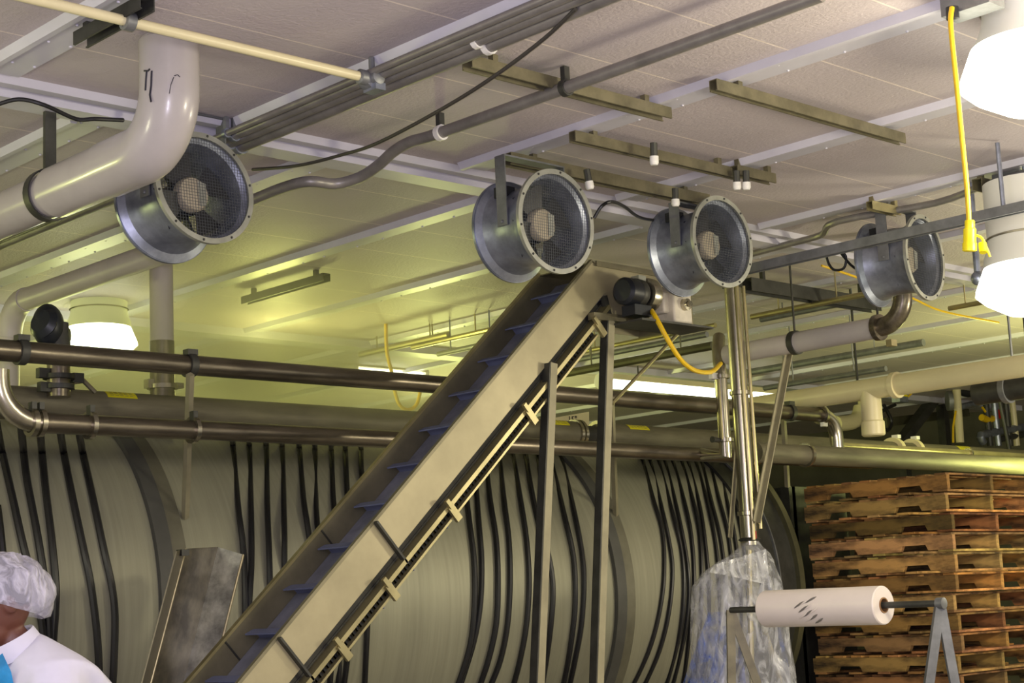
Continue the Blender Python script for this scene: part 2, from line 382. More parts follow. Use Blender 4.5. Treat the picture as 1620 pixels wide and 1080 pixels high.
MB().lathe([(.02, 0), (.03, .01), (.03, .05)], onz(1608, 296, h2-.1), (0, 0, 1), 12, True).build('box_hub', 'galv_dull', t)
t = thing('conduit_tee_box', onz(1535, 8, h2), 'grey box in the top right corner feeding the yellow drop cord', 'junction box')
MB().box(onz(1538, 6, h2), (.11, .2, .07)).build('box_body', 'galv_dull', t)
MB().lathe([(.016, -.05), (.024, -.045), (.024, .0)], onz(1506, 12, h2-.02), (0, 0, 1), 12, True).build('cord_grip', 'black', t)

# ---------------------------------------------------------------- white PVC drain pipe, top left
_p = onz(267, 62, H); PX, PY = _p.x, _p.y
zr = onx(150, 278, PX).z
cr = onz(268, 60, H)
t = thing('white_drain_pipe', V(PX, PY, H-.4), 'thick white pipe dropping from the ceiling and turning back, marker strokes on it', 'pipe')
PR = .104
MB().tube([V(PX, PY, H-.001), Vector((PX, PY, zr+.34))], PR, 32).build('vertical_pipe', 'pvc', t)
R_ = .21
arc = [Vector((PX, PY, zr+.40)), Vector((PX, PY, zr+.395)), Vector((PX, PY, zr+.3))]
arc += [Vector((PX, PY+R_-R_*cos(k*pi/24), zr+R_-R_*sin(k*pi/24))) for k in range(0, 13)]
arc += [Vector((PX, PY+R_+.1, zr)), Vector((PX, PY+.44, zr)), Vector((PX, PY+.445, zr))]
MB().tube(arc, [PR+.001]+[PR+.009]*(len(arc)-2)+[PR+.001], 32).build('elbow', 'pvc', t)
MB().tube([Vector((PX, PY+.4, zr)), Vector((PX, PY+.86, zr))], PR+.004, 32).build('coupling', 'pvc', t)
MB().tube([Vector((PX, PY+.8, zr)), Vector((PX, YB-5, zr))], PR-.008, 32).build('horizontal_pipe', 'pvc', t)
hy = PY+.93
MB().lathe([(PR+.001, -.022), (PR+.008, -.022), (PR+.008, .022), (PR+.001, .022)], Vector((PX, hy, zr)), (0, 1, 0), 32).build('clevis_hanger', 'dark_steel', t)
MB().bar(Vector((PX, hy, zr+PR)), V(PX, hy, H-.005), .05, .02, (0, 1, 0)).build('hanger_strap', 'dark_steel', t)
def on_pipe(px, py, r=PR+.0105):
    d = ray(px, py); o = EYE-Vector((PX, PY, 0)); A = d.x*d.x+d.y*d.y; B = o.x*d.x+o.y*d.y; C = o.x*o.x+o.y*o.y-r*r
    k = (-B-sqrt(max(B*B-A*C, 0)))/A; return EYE+d*k
mk = MB()
for seg in ([(228, 112), (234, 112), (237, 109)], [(232, 113), (231, 125), (230, 143)], [(240, 112), (239, 135), (237, 150), (239, 161)]):
    mk.tube([on_pipe(*q) for q in seg], .0035, 6)
for seg in ([(268, 148), (270, 135), (275, 122)], [(276, 120), (281, 118), (285, 122)]):
    mk.tube([on_pipe(*q) for q in seg], .0015, 6)
tag(mk.build('marker_stroke', 'marker', t), 'black marker strokes')
# second pipe, further back: along the bay, elbow down
X2 = 4.6
pz = onx(120, 446, X2)
def x2(px, py): return onx(px, py, X2)
e0 = x2(15, 489)
t = thing('white_return_pipe', e0, 'white pipe behind the left fan, elbowing down at the left edge', 'pipe')
far = Vector((X2, e0.y, e0.z)); zz = pz.z
pr = .067
MB().tube([Vector((X2, x2(296, 378).y, zz)), Vector((X2, e0.y-.2, zz))], pr, 28).build('horizontal_pipe', 'pvc_grey', t)
pl = [Vector((X2, e0.y-.22, zz))]+[Vector((X2, e0.y-.2+.2*sin(k*pi/16), zz-.2+.2*cos(k*pi/16))) for k in range(9)]
MB().tube(pl, pr+.006, 28).build('elbow', 'pvc_grey', t)
MB().tube([Vector((X2, e0.y, zz-.15)), Vector((X2, e0.y, x2(15, 618).z))], pr-.005, 28).build('drop_pipe', 'pvc_grey', t)

# ---------------------------------------------------------------- duct fans
def fan(fc, rc_dir, label, top, rz=0.0, strap_side=0):
    """fc: centre of the front rim; axis runs from the front rim back along +Y, turned by rz"""
    t = thing('duct_fan', fc, label, 'fan', 'galvanised duct fans hanging in a row')
    ax = Vector((sin(rz), cos(rz), 0)); ax = (ax+Z*rc_dir).normalized(); sd = ax.cross(Z).normalized(); upv = sd.cross(ax)
    L, RO, RI = .31, .242, .19
    def P(a, u, w): return fc+ax*a+sd*u+upv*w
    pr = [(RO, .0), (RO, .012), (RO-.03, .03), (RI+.008, .07), (RI, .1), (RI, L-.1), (RI+.008, L-.07), (RO-.03, L-.03), (RO, L-.012), (RO, L)]
    inn = [(r-.004, z) for r, z in reversed(pr)]
    h = MB().lathe(pr+inn, fc, ax, 56, closed=True).build('housing', 'galv', t)
    rm = MB().lathe([(RO-.018, -.006), (RO+.006, -.006), (RO+.006, .012), (RO-.018, .008)], fc, ax, 56, closed=True).build('front_rim', 'rim', t)
    rr = MB().lathe([(RO-.014, -.008), (RO+.004, -.008), (RO+.004, .006), (RO-.014, .006)], fc+ax*L, ax, 56, closed=True).build('rear_rim', 'galv', t)
    b = MB()
    for k in range(10):
        a = 2*pi*(k+.3)/10
        b.ball(P(-.007, (RO-.005)*cos(a), (RO-.005)*sin(a)), .006, 6, 4); b.ball(P(L+.001, (RO-.004)*cos(a), (RO-.004)*sin(a)), .006, 6, 4)
    b.build('rim_bolts', 'dark_steel', t)
    for nm, a0 in (('front_guard', -.002), ('rear_guard', L-.002)):
        g = MB(); s = .0135; n = int((RO-.01)/s)
        for k in range(-n, n+1):
            c = k*s; hl = sqrt(max((RO-.008)**2-c*c, 0))
            if hl < .02: continue
            g.ext([(-.0007, -.0007), (.0007, -.0007), (.0007, .0007), (-.0007, .0007)], P(a0, c, -hl), P(a0, c, hl), ax)
            g.ext([(-.0007, -.0007), (.0007, -.0007), (.0007, .0007), (-.0007, .0007)], P(a0+.0024, -hl, c), P(a0+.0024, hl, c), ax)
        g.build(nm, 'wire', t)
    hub = MB().lathe([(.0005, .075), (.07, .078), (.078, .09), (.078, .12)], fc, ax, 28).build('hub', 'hub', t)
    MB().box(P(.0735, .036, .005), (.001, .001, .001)).add([P(.073, .02, -.055), P(.073, .055, -.05), P(.073, .06, .05), P(.073, .018, .058)], [(0, 1, 2, 3)]).build('hub_plate', 'rim', hub)
    for k in range(4):
        a = 2*pi*k/4+.5
        vs = []
        for q in range(5):
            rr_ = .07+(RI-.085)*q/4; tw = .75-.1*q; wd = .05+.012*q
            c, s_ = cos(a), sin(a)
            for e in (-1, 1):
                vs.append(P(.105+e*wd*sin(tw)*.5, rr_*c-e*wd*cos(tw)*s_, rr_*s_+e*wd*cos(tw)*c))
        MB().add(vs, [(2*i, 2*i+1, 2*i+3, 2*i+2) for i in range(4)]).build('blade', 'blade', t)
    mo = MB().lathe([(.0005, .125), (.07, .13), (.082, .145), (.082, .26), (.07, .275), (.0005, .28)], fc, ax, 24).build('motor', 'motor', t)
    for a in (.4, .4+pi/2, .4+pi, .4+1.5*pi):
        MB().bar(P(.2, .07*cos(a), .07*sin(a)), P(.2, (RI-.002)*cos(a), (RI-.002)*sin(a)), .012, .03, ax).build('motor_strut', 'dark_steel', t)
    for s_ in (-1, 1):
        p1 = P(.155, s_*(RI+.006), -.02); p0 = Vector((p1.x, p1.y, top))
        mb = MB().bar(p0, p1, .006, .066, ax); mb.ball(p1+Z*.02-sd*s_*-.004, .009, 8, 5)
        mb.build('hanging_strap', 'galv_dull', t)
    p0 = P(.155, -RI-.01, 0); p1 = P(.155, RI+.01, 0); p0.z = p1.z = top-.004
    MB().bar(p0, p1, .066, .008).build('strap_bridge', 'galv_dull', t)
    jx = P(.22, -.12*1.0, RI*.84)
    MB().box(jx, (.07, .07, .05)).build('wiring_box', 'black', t)
    return t, P
f2, P2 = fan(ond(880, 350, 7.7), .03, 'second duct fan from the left, facing out, in front of the conveyor head', H+CZ-.098)
f3, P3 = fan(ond(1143, 382, 8.76), 0, 'third duct fan, its rim just above the vertical stainless tube', H+CZ-.1)
f4, P4 = fan(ond(1463, 407, 9.4), .02, 'rightmost duct fan, seen side on behind the grey rail', H+CZ-.002, rz=-.12)
f1, P1 = fan(ond(324, 297, 7.0), -.1, 'leftmost duct fan, half hidden behind the white elbow pipe', H+CZ-.002, rz=-.03)
conduit([ond(940, 345, 7.95), ond(952, 326, 7.95), ond(968, 319, 7.95), ond(988, 327, 8.2), ond(1010, 343, 8.5), ond(1035, 348, 8.9), ond(1058, 346, 8.95)], .0085, 'black cable looping between the second and third fans', 'fan_cable', 'rubber', sub=5, cat='cable', n=8)
conduit([onz(-6, 166, H-.09), onz(30, 157, H-.07), onz(70, 166, H-.09), onz(120, 188, H-.12), onz(150, 188, H-.12), onz(195, 190, H-.1)], .009, 'black cable drooping from the left edge to the white elbow pipe', 'ceiling_cable', 'rubber', sub=5, cat='cable', n=8)
c0 = P1(.3, -.2, .1)
conduit([ond(222, 295, 7.3), ond(205, 310, 7.25), ond(192, 322, 7.2), ond(200, 335, 7.18), ond(204, 345, 7.18), ond(198, 352, 7.18), ond(192, 344, 7.18), ond(196, 328, 7.18)], .008, 'small black cable loop on the rear of the leftmost fan', 'fan_pigtail', 'rubber', sub=4, cat='cable', n=8)
conduit([ond(1312, 392, 9.7), ond(1308, 408, 9.7), ond(1318, 426, 9.7), ond(1335, 424, 9.7), ond(1338, 405, 9.7), ond(1326, 394, 9.7), ond(1345, 418, 9.7), ond(1362, 430, 9.72)], .008, 'coiled black cable left of the rightmost fan', 'fan_pigtail', 'rubber', sub=4, cat='cable', n=8)

# ---------------------------------------------------------------- drum
D, DR, DZ = 8.8, 1.2, .1+CZ
def on_drum(px, py, off=.0):
    d = ray(px, py); o = Vector((0, -D, CZ-DZ)); rr = DR+off
    A = d.y*d.y+d.z*d.z; B = o.y*d.y+o.z*d.z; C = o.y*o.y+o.z*o.z-rr*rr
    disc = B*B-A*C; k = (-B-sqrt(max(disc, 0)))/A
    p = EYE+d*k
    if disc < 0:
        v = Vector((0, p.y-D, p.z-DZ)).normalized()*rr; p = Vector((p.x, D+v.y, DZ+v.z))
    return p
XD0, XD1 = .4, 10.15
XE = ony(1200, 900, D-DR).x
dr = thing('steel_drum', (5.3, D, 0), 'huge stainless steel horizontal drum draped with black hoses', 'drum')
MB().lathe([(DR, XD0), (DR, XE)], Vector((0, D, DZ)), (1, 0, 0), 128).build('shell', 'drum', dr)
for x in (4.74, 8.21):
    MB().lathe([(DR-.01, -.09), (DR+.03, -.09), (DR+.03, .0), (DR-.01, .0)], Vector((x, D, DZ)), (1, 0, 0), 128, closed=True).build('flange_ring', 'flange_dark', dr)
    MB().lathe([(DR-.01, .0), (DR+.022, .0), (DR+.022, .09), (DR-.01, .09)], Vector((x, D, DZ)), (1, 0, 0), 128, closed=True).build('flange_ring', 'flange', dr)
for x in (10.12, XD0):
    MB().lathe([(DR+.05, -.03), (DR+.05, .03)], Vector((x, D, DZ)), (1, 0, 0), 96, cap=True).build('end_plate', 'tankgreen', dr)
MB().lathe([(DR-.01, XE), (DR+.025, XE), (DR+.025, XE+.03), (DR+.012, XE+.04), (DR+.012, 10.12), (DR-.01, 10.12)], Vector((0, D, DZ)), (1, 0, 0), 128).build('end_section', 'dark_steel', dr)
for x in (XE+.22, XE+.45): MB().lathe([(DR+.01, -.006), (DR+.03, -.006), (DR+.03, .006), (DR+.01, .006)], Vector((x, D, DZ)), (1, 0, 0), 128, closed=True).build('end_band', 'galv_dull', dr)
for x in (2.0, 5.9, 9.3):
    mb = MB(); ring = []
    n = 17
    for e in (-.06, .06):
        pts = [Vector((x+e, D-DR*.96*sin(a), DZ-DR*.96*cos(a)-.02)) for a in [(-1+2*i/(n-1))*.9 for i in range(n)]]
        pts += [Vector((x+e, D+.95, .0)), Vector((x+e, D-.95, .0))]
        ring.append(pts)
    mb.loft(ring).build('saddle', 'tankgreen', dr)
# dark box behind the drum end
eb = MB().box(Vector((10.75, 9.1, 1.2)), (.7, 2.6, 2.4)); eb.box(Vector((10.4, 7.84, 1.2)), (.08, .08, 2.4))
tag(eb.build('drive_cabinet', 'dark_steel'), 'dark grey steel cabinet between the drum end and the pallets', 'cabinet')

# ---------------------------------------------------------------- hoses
def hoses(group, who, lists, r=.02):
    n = len(lists)
    for i, l in enumerate(lists):
        x0, y0 = l[0]
        first = on_drum(x0, y0, r*.8)
        pts = [on_drum(px, py, r*.8) for px, py in l]
        pts = smooth_path(pts, 5)
        # carry the hose up to the feed pipe
        v = Vector((0, pts[0].y-D, pts[0].z-DZ)); a = atan2(v.z, -v.y)
        pre = []
        if y0 < 735:
            sl = (l[1][0]-x0)/(l[1][1]-y0); ye = 668+.0505*(x0-73); xe = x0-sl*.8*(y0-ye)
            top = ony(xe, ye, 7.262); mid = top.lerp(pts[0], .6); pre = [top, mid]
        v = Vector((0, pts[-1].y-D, pts[-1].z-DZ)); a = atan2(v.z, -v.y)
        post = [Vector((pts[-1].x+.0, D-(DR+r*.8)*cos(a-.12*k), DZ+(DR+r*.8)*sin(a-.12*k))) for k in range(1, 5)]
        o = MB().tube(pre+pts+post, r, 8).build('black_hose', 'rubber')
        tag(o, who % ORD[i], 'hose', group)
hoses('black hoses at the left end of the drum', '%s black hose counted from the left edge, left of the first drum seam', [
    [(-4, 800), (2, 850), (8, 920), (10, 990), (8, 1060)],
    [(2, 710), (20, 787), (37, 863), (57, 937), (68, 1000), (70, 1070)],
    [(37, 712), (43, 760), (57, 833), (68, 900), (73, 940), (78, 987), (78, 1070)],
    [(66, 712), (73, 780), (82, 853), (88, 920), (88, 960), (85, 1003), (80, 1075)],
    [(100, 712), (115, 787), (132, 867), (143, 920), (152, 987), (156, 1040), (157, 1080)],
    [(130, 712), (147, 787), (163, 863), (177, 927), (182, 977), (180, 1053), (178, 1085)]], .019)
hoses('black hoses between chute and conveyor', '%s black hose counted rightward from the steel chute, left of the conveyor', [
    [(368, 700), (377, 803), (385, 870), (388, 967), (384, 1080)],
    [(394, 700), (397, 803), (398, 887), (394, 960), (388, 1080)],
    [(421, 700), (423, 803), (427, 917), (426, 1080)],
    [(446, 702), (449, 803), (450, 887), (447, 1080)],
    [(473, 704), (480, 787), (489, 847), (504, 960), (500, 1085)],
    [(498, 706), (502, 830), (526, 960), (522, 1085)],
    [(524, 708), (528, 800), (541, 900), (535, 1085)],
    [(546, 708), (549, 777), (556, 900), (553, 983), (550, 1037), (544, 1085)],
    [(571, 708), (573, 760), (586, 870), (583, 953), (580, 1020), (577, 1085)]], .0165)
hoses('black hoses behind the conveyor legs', '%s black hose counted rightward from the conveyor, left of the drum seam', [
    [(722, 715), (733, 753), (742, 820), (750, 887), (751, 953), (744, 1020), (724, 1085)],
    [(742, 710), (750, 740), (757, 820), (762, 887), (760, 953), (750, 1013), (728, 1085)],
    [(766, 708), (775, 787), (785, 853), (788, 920), (785, 987), (773, 1043), (759, 1085)],
    [(788, 708), (797, 787), (805, 853), (807, 920), (803, 987), (792, 1043), (776, 1085)],
    [(809, 708), (823, 787), (833, 853), (837, 920), (833, 987), (823, 1043), (812, 1085)],
    [(830, 710), (840, 770), (853, 833), (866, 870), (875, 930), (870, 1003), (858, 1085)],
    [(850, 712), (857, 787), (858, 853), (852, 960), (845, 1085)],
    [(868, 712), (890, 803), (907, 880), (910, 953), (903, 1020), (891, 1085)],
    [(885, 712), (907, 803), (920, 870), (924, 920), (920, 987), (910, 1043), (901, 1085)]], .0175)
hoses('black hoses at the right end of the drum', '%s black hose counted rightward from the right-hand drum seam', [
    [(1015, 722), (1033, 787), (1047, 837), (1051, 887), (1047, 947), (1030, 1020), (1001, 1085)],
    [(1027, 722), (1047, 803), (1058, 853), (1064, 903), (1058, 970), (1043, 1030), (1019, 1085)],
    [(1040, 722), (1062, 803), (1078, 870), (1082, 930), (1076, 1000), (1054, 1085)],
    [(1050, 722), (1070, 800), (1086, 880), (1090, 940), (1082, 1010), (1064, 1085)],
    [(1062, 722), (1082, 790), (1094, 850), (1098, 930), (1090, 1010), (1080, 1085)],
    [(1076, 722), (1096, 790), (1106, 840), (1110, 900), (1108, 980), (1100, 1060)],
    [(1086, 722), (1107, 800), (1117, 870), (1122, 940), (1118, 1040)],
    [(1098, 722), (1118, 790), (1132, 860), (1138, 930), (1134, 1040)],
    [(1108, 722), (1124, 787), (1140, 853), (1148, 930), (1146, 1040)],
    [(1120, 724), (1137, 787), (1152, 847), (1160, 930), (1158, 1040)],
    [(1132, 724), (1152, 800), (1164, 860), (1172, 940), (1170, 1040)],
    [(1144, 726), (1162, 790), (1176, 860), (1184, 940), (1182, 1040)]], .0145)

# ---------------------------------------------------------------- pipes over the drum
YP = 7.2
def line_x(a, b, y):
    p, q = ony(*a, y), ony(*b, y); z = (p.z+q.z)/2; return p.x, q.x, z
xa, xb, zu = line_x((0, 559), (1300, 653), YP)
up = thing('upper_steel_pipe', (5, YP, zu), 'upper stained steel pipe crossing the whole view above the drum', 'pipe')
PRU = .052
MB().tube([Vector((2.2, YP, zu)), Vector((xb, YP, zu))], PRU, 24).build('pipe_run', 'steel_pipe', up)
el = [Vector((xb, YP, zu))]+[Vector((xb+.16*sin(k*pi/16), YP, zu-.16+.16*cos(k*pi/16))) for k in range(1, 9)]+[Vector((xb+.16, YP, ony(1325, 728, 7.2).z))]
MB().tube(el, PRU, 24).build('elbow', 'stainless', up)
for c, ax in ((Vector((xb-.01, YP, zu)), (1, 0, 0)), (Vector((xb+.16, YP, zu-.26)), (0, 0, 1))):
    MB().lathe([(PRU, -.018), (PRU+.02, -.014), (PRU+.02, .014), (PRU, .018)], c, ax, 24).build('clamp', 'stainless', up)
    cc = MB()
    if ax[0]: cc.box(c+Vector((0, -.02, PRU+.02)), (.05, .03, .03)).box(c+Vector((0, -.02, -PRU-.02)), (.05, .03, .03))
    else: cc.box(c+Vector((-PRU-.03, -.0, 0)), (.05, .03, .03)).box(c+Vector((PRU+.03, -.0, 0)), (.05, .03, .03))
    cc.build('clamp_nut', 'white', up)
for px in (33, 300, 1243):
    x = ony(px, 580, YP).x
    MB().lathe([(PRU, -.02), (PRU+.012, -.02), (PRU+.012, .02), (PRU, .02)], Vector((x, YP, zu)), (1, 0, 0), 24).build('clamp', 'dark_steel', up)
    MB().box(Vector((x, YP-.01, zu+PRU+.012)), (.06, .05, .03)).build('clamp_nut', 'dark_steel', up)
xa, xb2, zl = line_x((60, 666), (1150, 722), YP)
lp = thing('lower_steel_pipe', (5, YP, zl), 'lower steel pipe running just above the hose tops, curving up at the left', 'pipe')
PRL = .05
MB().tube([Vector((xa, YP, zl)), Vector((10.6, YP, zl))], PRL, 24).build('pipe_run', 'steel_pipe', lp)
el = [Vector((xa, YP, zl))]+[Vector((xa-.2*sin(k*pi/16), YP, zl+.2-.2*cos(k*pi/16))) for k in range(1, 9)]+[Vector((xa-.2, YP, zl+.24))]
MB().tube(el, PRL, 24).build('elbow', 'stainless', lp)
for px in (50, 62, 142, 305, 1190):
    x = ony(px, 680, YP).x
    MB().lathe([(PRL, -.012), (PRL+.02, -.012), (PRL+.02, .012), (PRL, .012)], Vector((x, YP, zl)), (1, 0, 0), 20).build('clamp', 'stainless', lp)
    MB().box(Vector((x, YP-.01, zl+PRL+.02)), (.025, .04, .05)).build('clamp_nut', 'dark_steel', lp)
YH = 7.9
zh = (ony(860, 686, YH).z+ony(1324, 708, YH).z)/2
hp = thing('header_pipe', (7, YH, zh), 'thick dull header pipe with yellow stickers lying on top of the drum', 'pipe')
PRH = .088
xs_ = ony(-40, 640, YH).x; x1 = ony(914, 690, YH).x; x2_ = ony(945, 690, YH).x; x3 = ony(1640, 715, YH).x
MB().tube([Vector((xs_, YH, zh)), Vector((x1, YH, zh))], PRH, 28).build('pipe_run', 'big_pipe', hp)
MB().tube([Vector((x2_, YH, zh)), Vector((x3, YH, zh))], PRH, 28).build('pipe_run', 'big_pipe', hp)
MB().tube([Vector((x1-.05, YH, zh)), Vector((x2_+.05, YH, zh))], PRH*.72, 24).build('coupling_spool', 'dark_steel', hp)
for x in (x1-.04, x1, x2_):
    MB().lathe([(PRH-.01, -.012), (PRH+.014, -.012), (PRH+.014, .012), (PRH-.01, .012)], Vector((x, YH, zh)), (1, 0, 0), 28).build('clamp', 'stainless', hp)
def sticker(pa, pb, parent, r=PRH+.0015, a0=.55, a1=1.25):
    xA = ony(pa, 680, YH).x; xB = ony(pb, 680, YH).x
    rows = [[Vector((x, YH-r*cos(a0+(a1-a0)*k/6), zh+r*sin(a0+(a1-a0)*k/6))) for k in range(7)] for x in (xA, xB)]
    s = MB().loft(rows, cap=False, close=False).build('label_sticker', 'label', parent)
    w = MB()
    for q in range(3):
        a = a0+(a1-a0)*(.25+.25*q)
        for e in range(5):
            xx = xA+(xB-xA)*(.12+.16*e); 
            w.bar(Vector((xx, YH-(r+.001)*cos(a), zh+(r+.001)*sin(a))), Vector((xx+(xB-xA)*.1, YH-(r+.001)*cos(a), zh+(r+.001)*sin(a))), .004, .002)
    w.build('sticker_print', 'olive', s)
for pa, pb in ((160, 207), (858, 890), (985, 1016), (1504, 1524)): sticker(pa, pb, hp)
# two pale pipes at the right, above the pallet stack
for (pa, pb, r, lab, y) in (((1195, 728), (1640, 728), .07, 'fatter pale pipe directly above the pallet stack', 7.0), ((1330, 714), (1640, 716), .03, 'thin bright pipe above the fatter pipe over the pallets', 7.35)):
    A, B, z_ = line_x(pa, pb, y); B = XB+.03
    t = thing('pallet_side_pipe', ((A+B)/2, y, z_), lab, 'pipe')
    MB().tube([Vector((A, y, z_)), Vector((B, y, z_))], r, 20).build('pipe_run', 'big_pipe' if r > .05 else 'edge_steel', t)
    xc = ony(1275 if r > .05 else 1533, 728, y).x
    MB().lathe([(r, -.012), (r+.016, -.012), (r+.016, .012), (r, .012)], Vector((xc, y, z_)), (1, 0, 0), 20).build('clamp', 'stainless', t)
# hanger bars carrying the pipes
for px0, px1, py0, py1, lab in ((301, 293, 592, 818, 'pale square hanger bar standing left of the chute, by the left drum seam'), (967, 974, 632, 815, 'pale square hanger bar standing at the right drum seam'), (1239, 1246, 655, 770, 'pale square hanger bar between stainless tube and pallets')):
    b1 = on_drum(px1, py1, .012) if px0 < 1200 else ony(px1, py1, 7.62)
    a = ony(px0, py0, 7.05); dd = Vector((a.x, min(b1.y, 7.12)-.0, a.z)); b_ = Vector((b1.x, b1.y, b1.z))
    if px0 > 1200: a = ony(px0, py0, 7.5); dd = a
    o = MB().bar(ony(px0, py0, 7.13) if px0 < 1200 else a, b1 if px0 < 1200 else b_, .03, .03, (0, 1, 0))
    tag(o.build('hanger_bar', 'leg'), lab, 'bracket')
# ---- valve on the left
t = thing('valve_actuator', ony(90, 640, 7.75), 'dark valve actuator standing on the header pipe at the left', 'valve')
yv = 7.75
ax_ = ony(93, 600, yv).x
def yv_(px, py): return ony(px, py, yv)
MB().tube([Vector((ax_, yv, zh+.02)), Vector((ax_, yv, yv_(92, 575).z))], .06, 20).build('valve_stem', 'steel_pipe', t)
MB().tube([Vector((ax_, yv, yv_(88, 560).z)), Vector((ax_, yv, yv_(85, 510).z))], [.065, .05], 16).build('actuator_neck', 'dark_steel', t)
hd = yv_(76, 515)
mxh = Matrix.Rotation(radians(44), 3, 'Z')
MB().ball(hd, .1, 20, 12, (1.0, .8, 1.15), mxh).build('actuator_head', 'motor', t)
MB().lathe([(.0005, -.035), (.06, -.03), (.085, 0), (.06, .03), (.0005, .035)], hd+Vector((-.05, -.05, .0)), (-.7, -.3, .25), 20).build('actuator_cap', 'motor', t)
MB().lathe([(.02, 0), (.035, .01), (.035, .04)], yv_(98, 530), (.72, -.69, 0), 12, True).build('cable_gland', 'black', t)
for py in (612, 596):
    MB().lathe([(.06, -.014), (.082, -.012), (.082, .012), (.06, .014)], Vector((ax_, yv, yv_(92, py).z)), (0, 0, 1), 20).build('clamp', 'dark_steel', t)
for px, py in ((68, 590), (70, 612), (122, 598)): MB().box(yv_(px, py), (.06, .04, .05)).build('clamp_nut', 'dark_steel', t)
MB().tube([yv_(116, 604), yv_(132, 602), yv_(150, 620)], .014, 8).build('handle', 'stainless', t)
# ---- chimney pipe with flange
yc = 8.1
cx = ony(257, 600, yc).x
t = thing('drum_chimney_pipe', Vector((cx, yc, zh)), 'pale vertical pipe rising from the drum header to the ceiling behind the left fan', 'pipe')
MB().tube([Vector((cx, yc, ony(257, 545, yc).z)), V(cx, yc, H-.005)], .067, 24).build('plastic_riser', 'pvc_grey', t)
MB().tube([Vector((cx, yc, zh-.1)), Vector((cx, yc, ony(257, 540, yc).z))], .07, 24).build('steel_riser', 'steel_pipe', t)
MB().lathe([(.07, -.014), (.088, -.012), (.088, .012), (.07, .014)], Vector((cx, yc, ony(257, 612, yc).z)), (0, 0, 1), 24).build('clamp', 'stainless', t)
MB().box(ony(281, 610, yc), (.06, .04, .03)).box(ony(236, 607, yc), (.04, .05, .05)).build('clamp_nut', 'stainless', t)

# ---------------------------------------------------------------- inclined conveyor
YC = 6.3; YW = YC+.44
def yc_(px, py, y=YC): return ony(px, py, y)
A0 = yc_(380, 1080); A1 = yc_(937, 413)
dirc = (A1-A0); dirc.y = 0; dirc.normalize(); nrm = Vector((dirc.z, 0, -dirc.x))   # nrm: down/right, across the panel
B0 = yc_(540, 997); hp_ = (B0-A0).dot(nrm)       # total side depth
cv = thing('inclined_conveyor', Vector((A0.x-1.3, (YC+YW)/2, 0)), 'long stainless cleated conveyor rising from lower left to the fans', 'conveyor')
L0 = -1.85; L1_ = (A1-A0).dot(dirc)
def CP(l, n, y): return Vector((A0.x, y, A0.z))+dirc*l+nrm*n
ps = .19
def slab(l0, l1, n0, n1, y0, y1):
    return [CP(l, n, y) for l in (l0, l1) for n in (n0, n1) for y in (y0, y1)]
BX = [(0, 1, 3, 2), (4, 6, 7, 5), (0, 4, 5, 1), (2, 3, 7, 6), (0, 2, 6, 4), (1, 5, 7, 3)]
def cb(l0, l1, n0, n1, y0, y1): return MB().add(slab(l0, l1, n0, n1, y0, y1), BX)
# head outline of near side: incline panel then level head
K = yc_(953, 470)          # underside knee
T1 = yc_(1018, 437); T2 = yc_(1052, 505); K2 = yc_(985, 515)
topz = A1.z
HX = T1.x+.42
def side(y0, y1, name, m):
    pts = [CP(L0, 0, 0), CP(L1_, 0, 0), Vector((HX, 0, topz-.01)), Vector((HX, 0, topz-.30)), Vector((CP(L1_, ps, 0).x+.02, 0, topz-.30)), CP(L1_-.06, ps, 0), CP(L0, ps, 0)]
    r1 = [Vector((p.x, y0, p.z)) for p in pts]; r2 = [Vector((p.x, y1, p.z)) for p in pts]
    return MB().loft([r1, r2]).build(name, m, cv)
side(YC, YC+.006, 'near_side_panel', 'panel_steel')
side(YW-.006, YW, 'far_side_panel', 'trough')
# folded top edges
cb(L0, L1_, -.012, .004, YC-.004, YC+.02).build('near_edge', 'trough', cv)
cb(L0, L1_, -.01, .004, YW-.02, YW+.01).build('far_edge', 'edge_steel', cv)
MB().bar(CP(L1_, 0, YC-.01)+Z*-.012+Vector((.02, 0, 0)), Vector((HX, YC-.01, topz-.02)), .01, .03).build('head_edge', 'trough', cv)
cb(L0, L1_+.06, .13, .14, YC+.01, YW-.01).build('belt', 'belt', cv)
# lower return rails
gap = hp_-ps
cb(L0, L1_-.12, ps, ps+.055, YC+.035, YC+.04).build('recess_shade', 'dark_steel', cv)  # dark strip painting the shade in the gap below the panel
cb(L0, L1_-.1, ps+.052, ps+.075, YC-.03, YC+.035).build('return_rail', 'edge_steel', cv)
cb(L0, L1_-.3, ps+.112, ps+.124, YC-.03, YC+.03).build('return_rail', 'edge_steel', cv)
cb(L0, L1_-.3, ps+.078, ps+.112, YC+.0, YC+.02).build('return_chain', 'black', cv)
ch = MB(); l = L0
while l < L1_-.35:
    for q in range(2): ch.add(slab(l+.01, l+.018, ps+.084, ps+.106, YC-.012, YC+.0), BX)
    l += .03
ch.build('chain_teeth', 'edge_steel', cv)
cb(L0, L1_-.05, ps+.04, ps+.05, YC+.03, YW-.01).build('return_belt', 'dark_steel', cv)  # belt coloured dark as part of the shaded recess
ncl = [(1053, 363), (978, 427), (907, 487), (840, 540), (777, 600), (715, 653), (653, 700), (597, 747), (543, 793), (493, 837), (448, 880)]
for py, px in ncl:
    q = ony(px, py, YC+.22); l = (q-A0).dot(dirc)
    rows = [[CP(l, .13, y), CP(l-.005, .07, y), CP(l-.05, .055, y), CP(l-.052, .062, y), CP(l+.004, .075, y), CP(l+.012, .13, y)] for y in (YC+.02, YW-.02)]
    MB().loft(rows).build('cleat', 'cleat', cv)
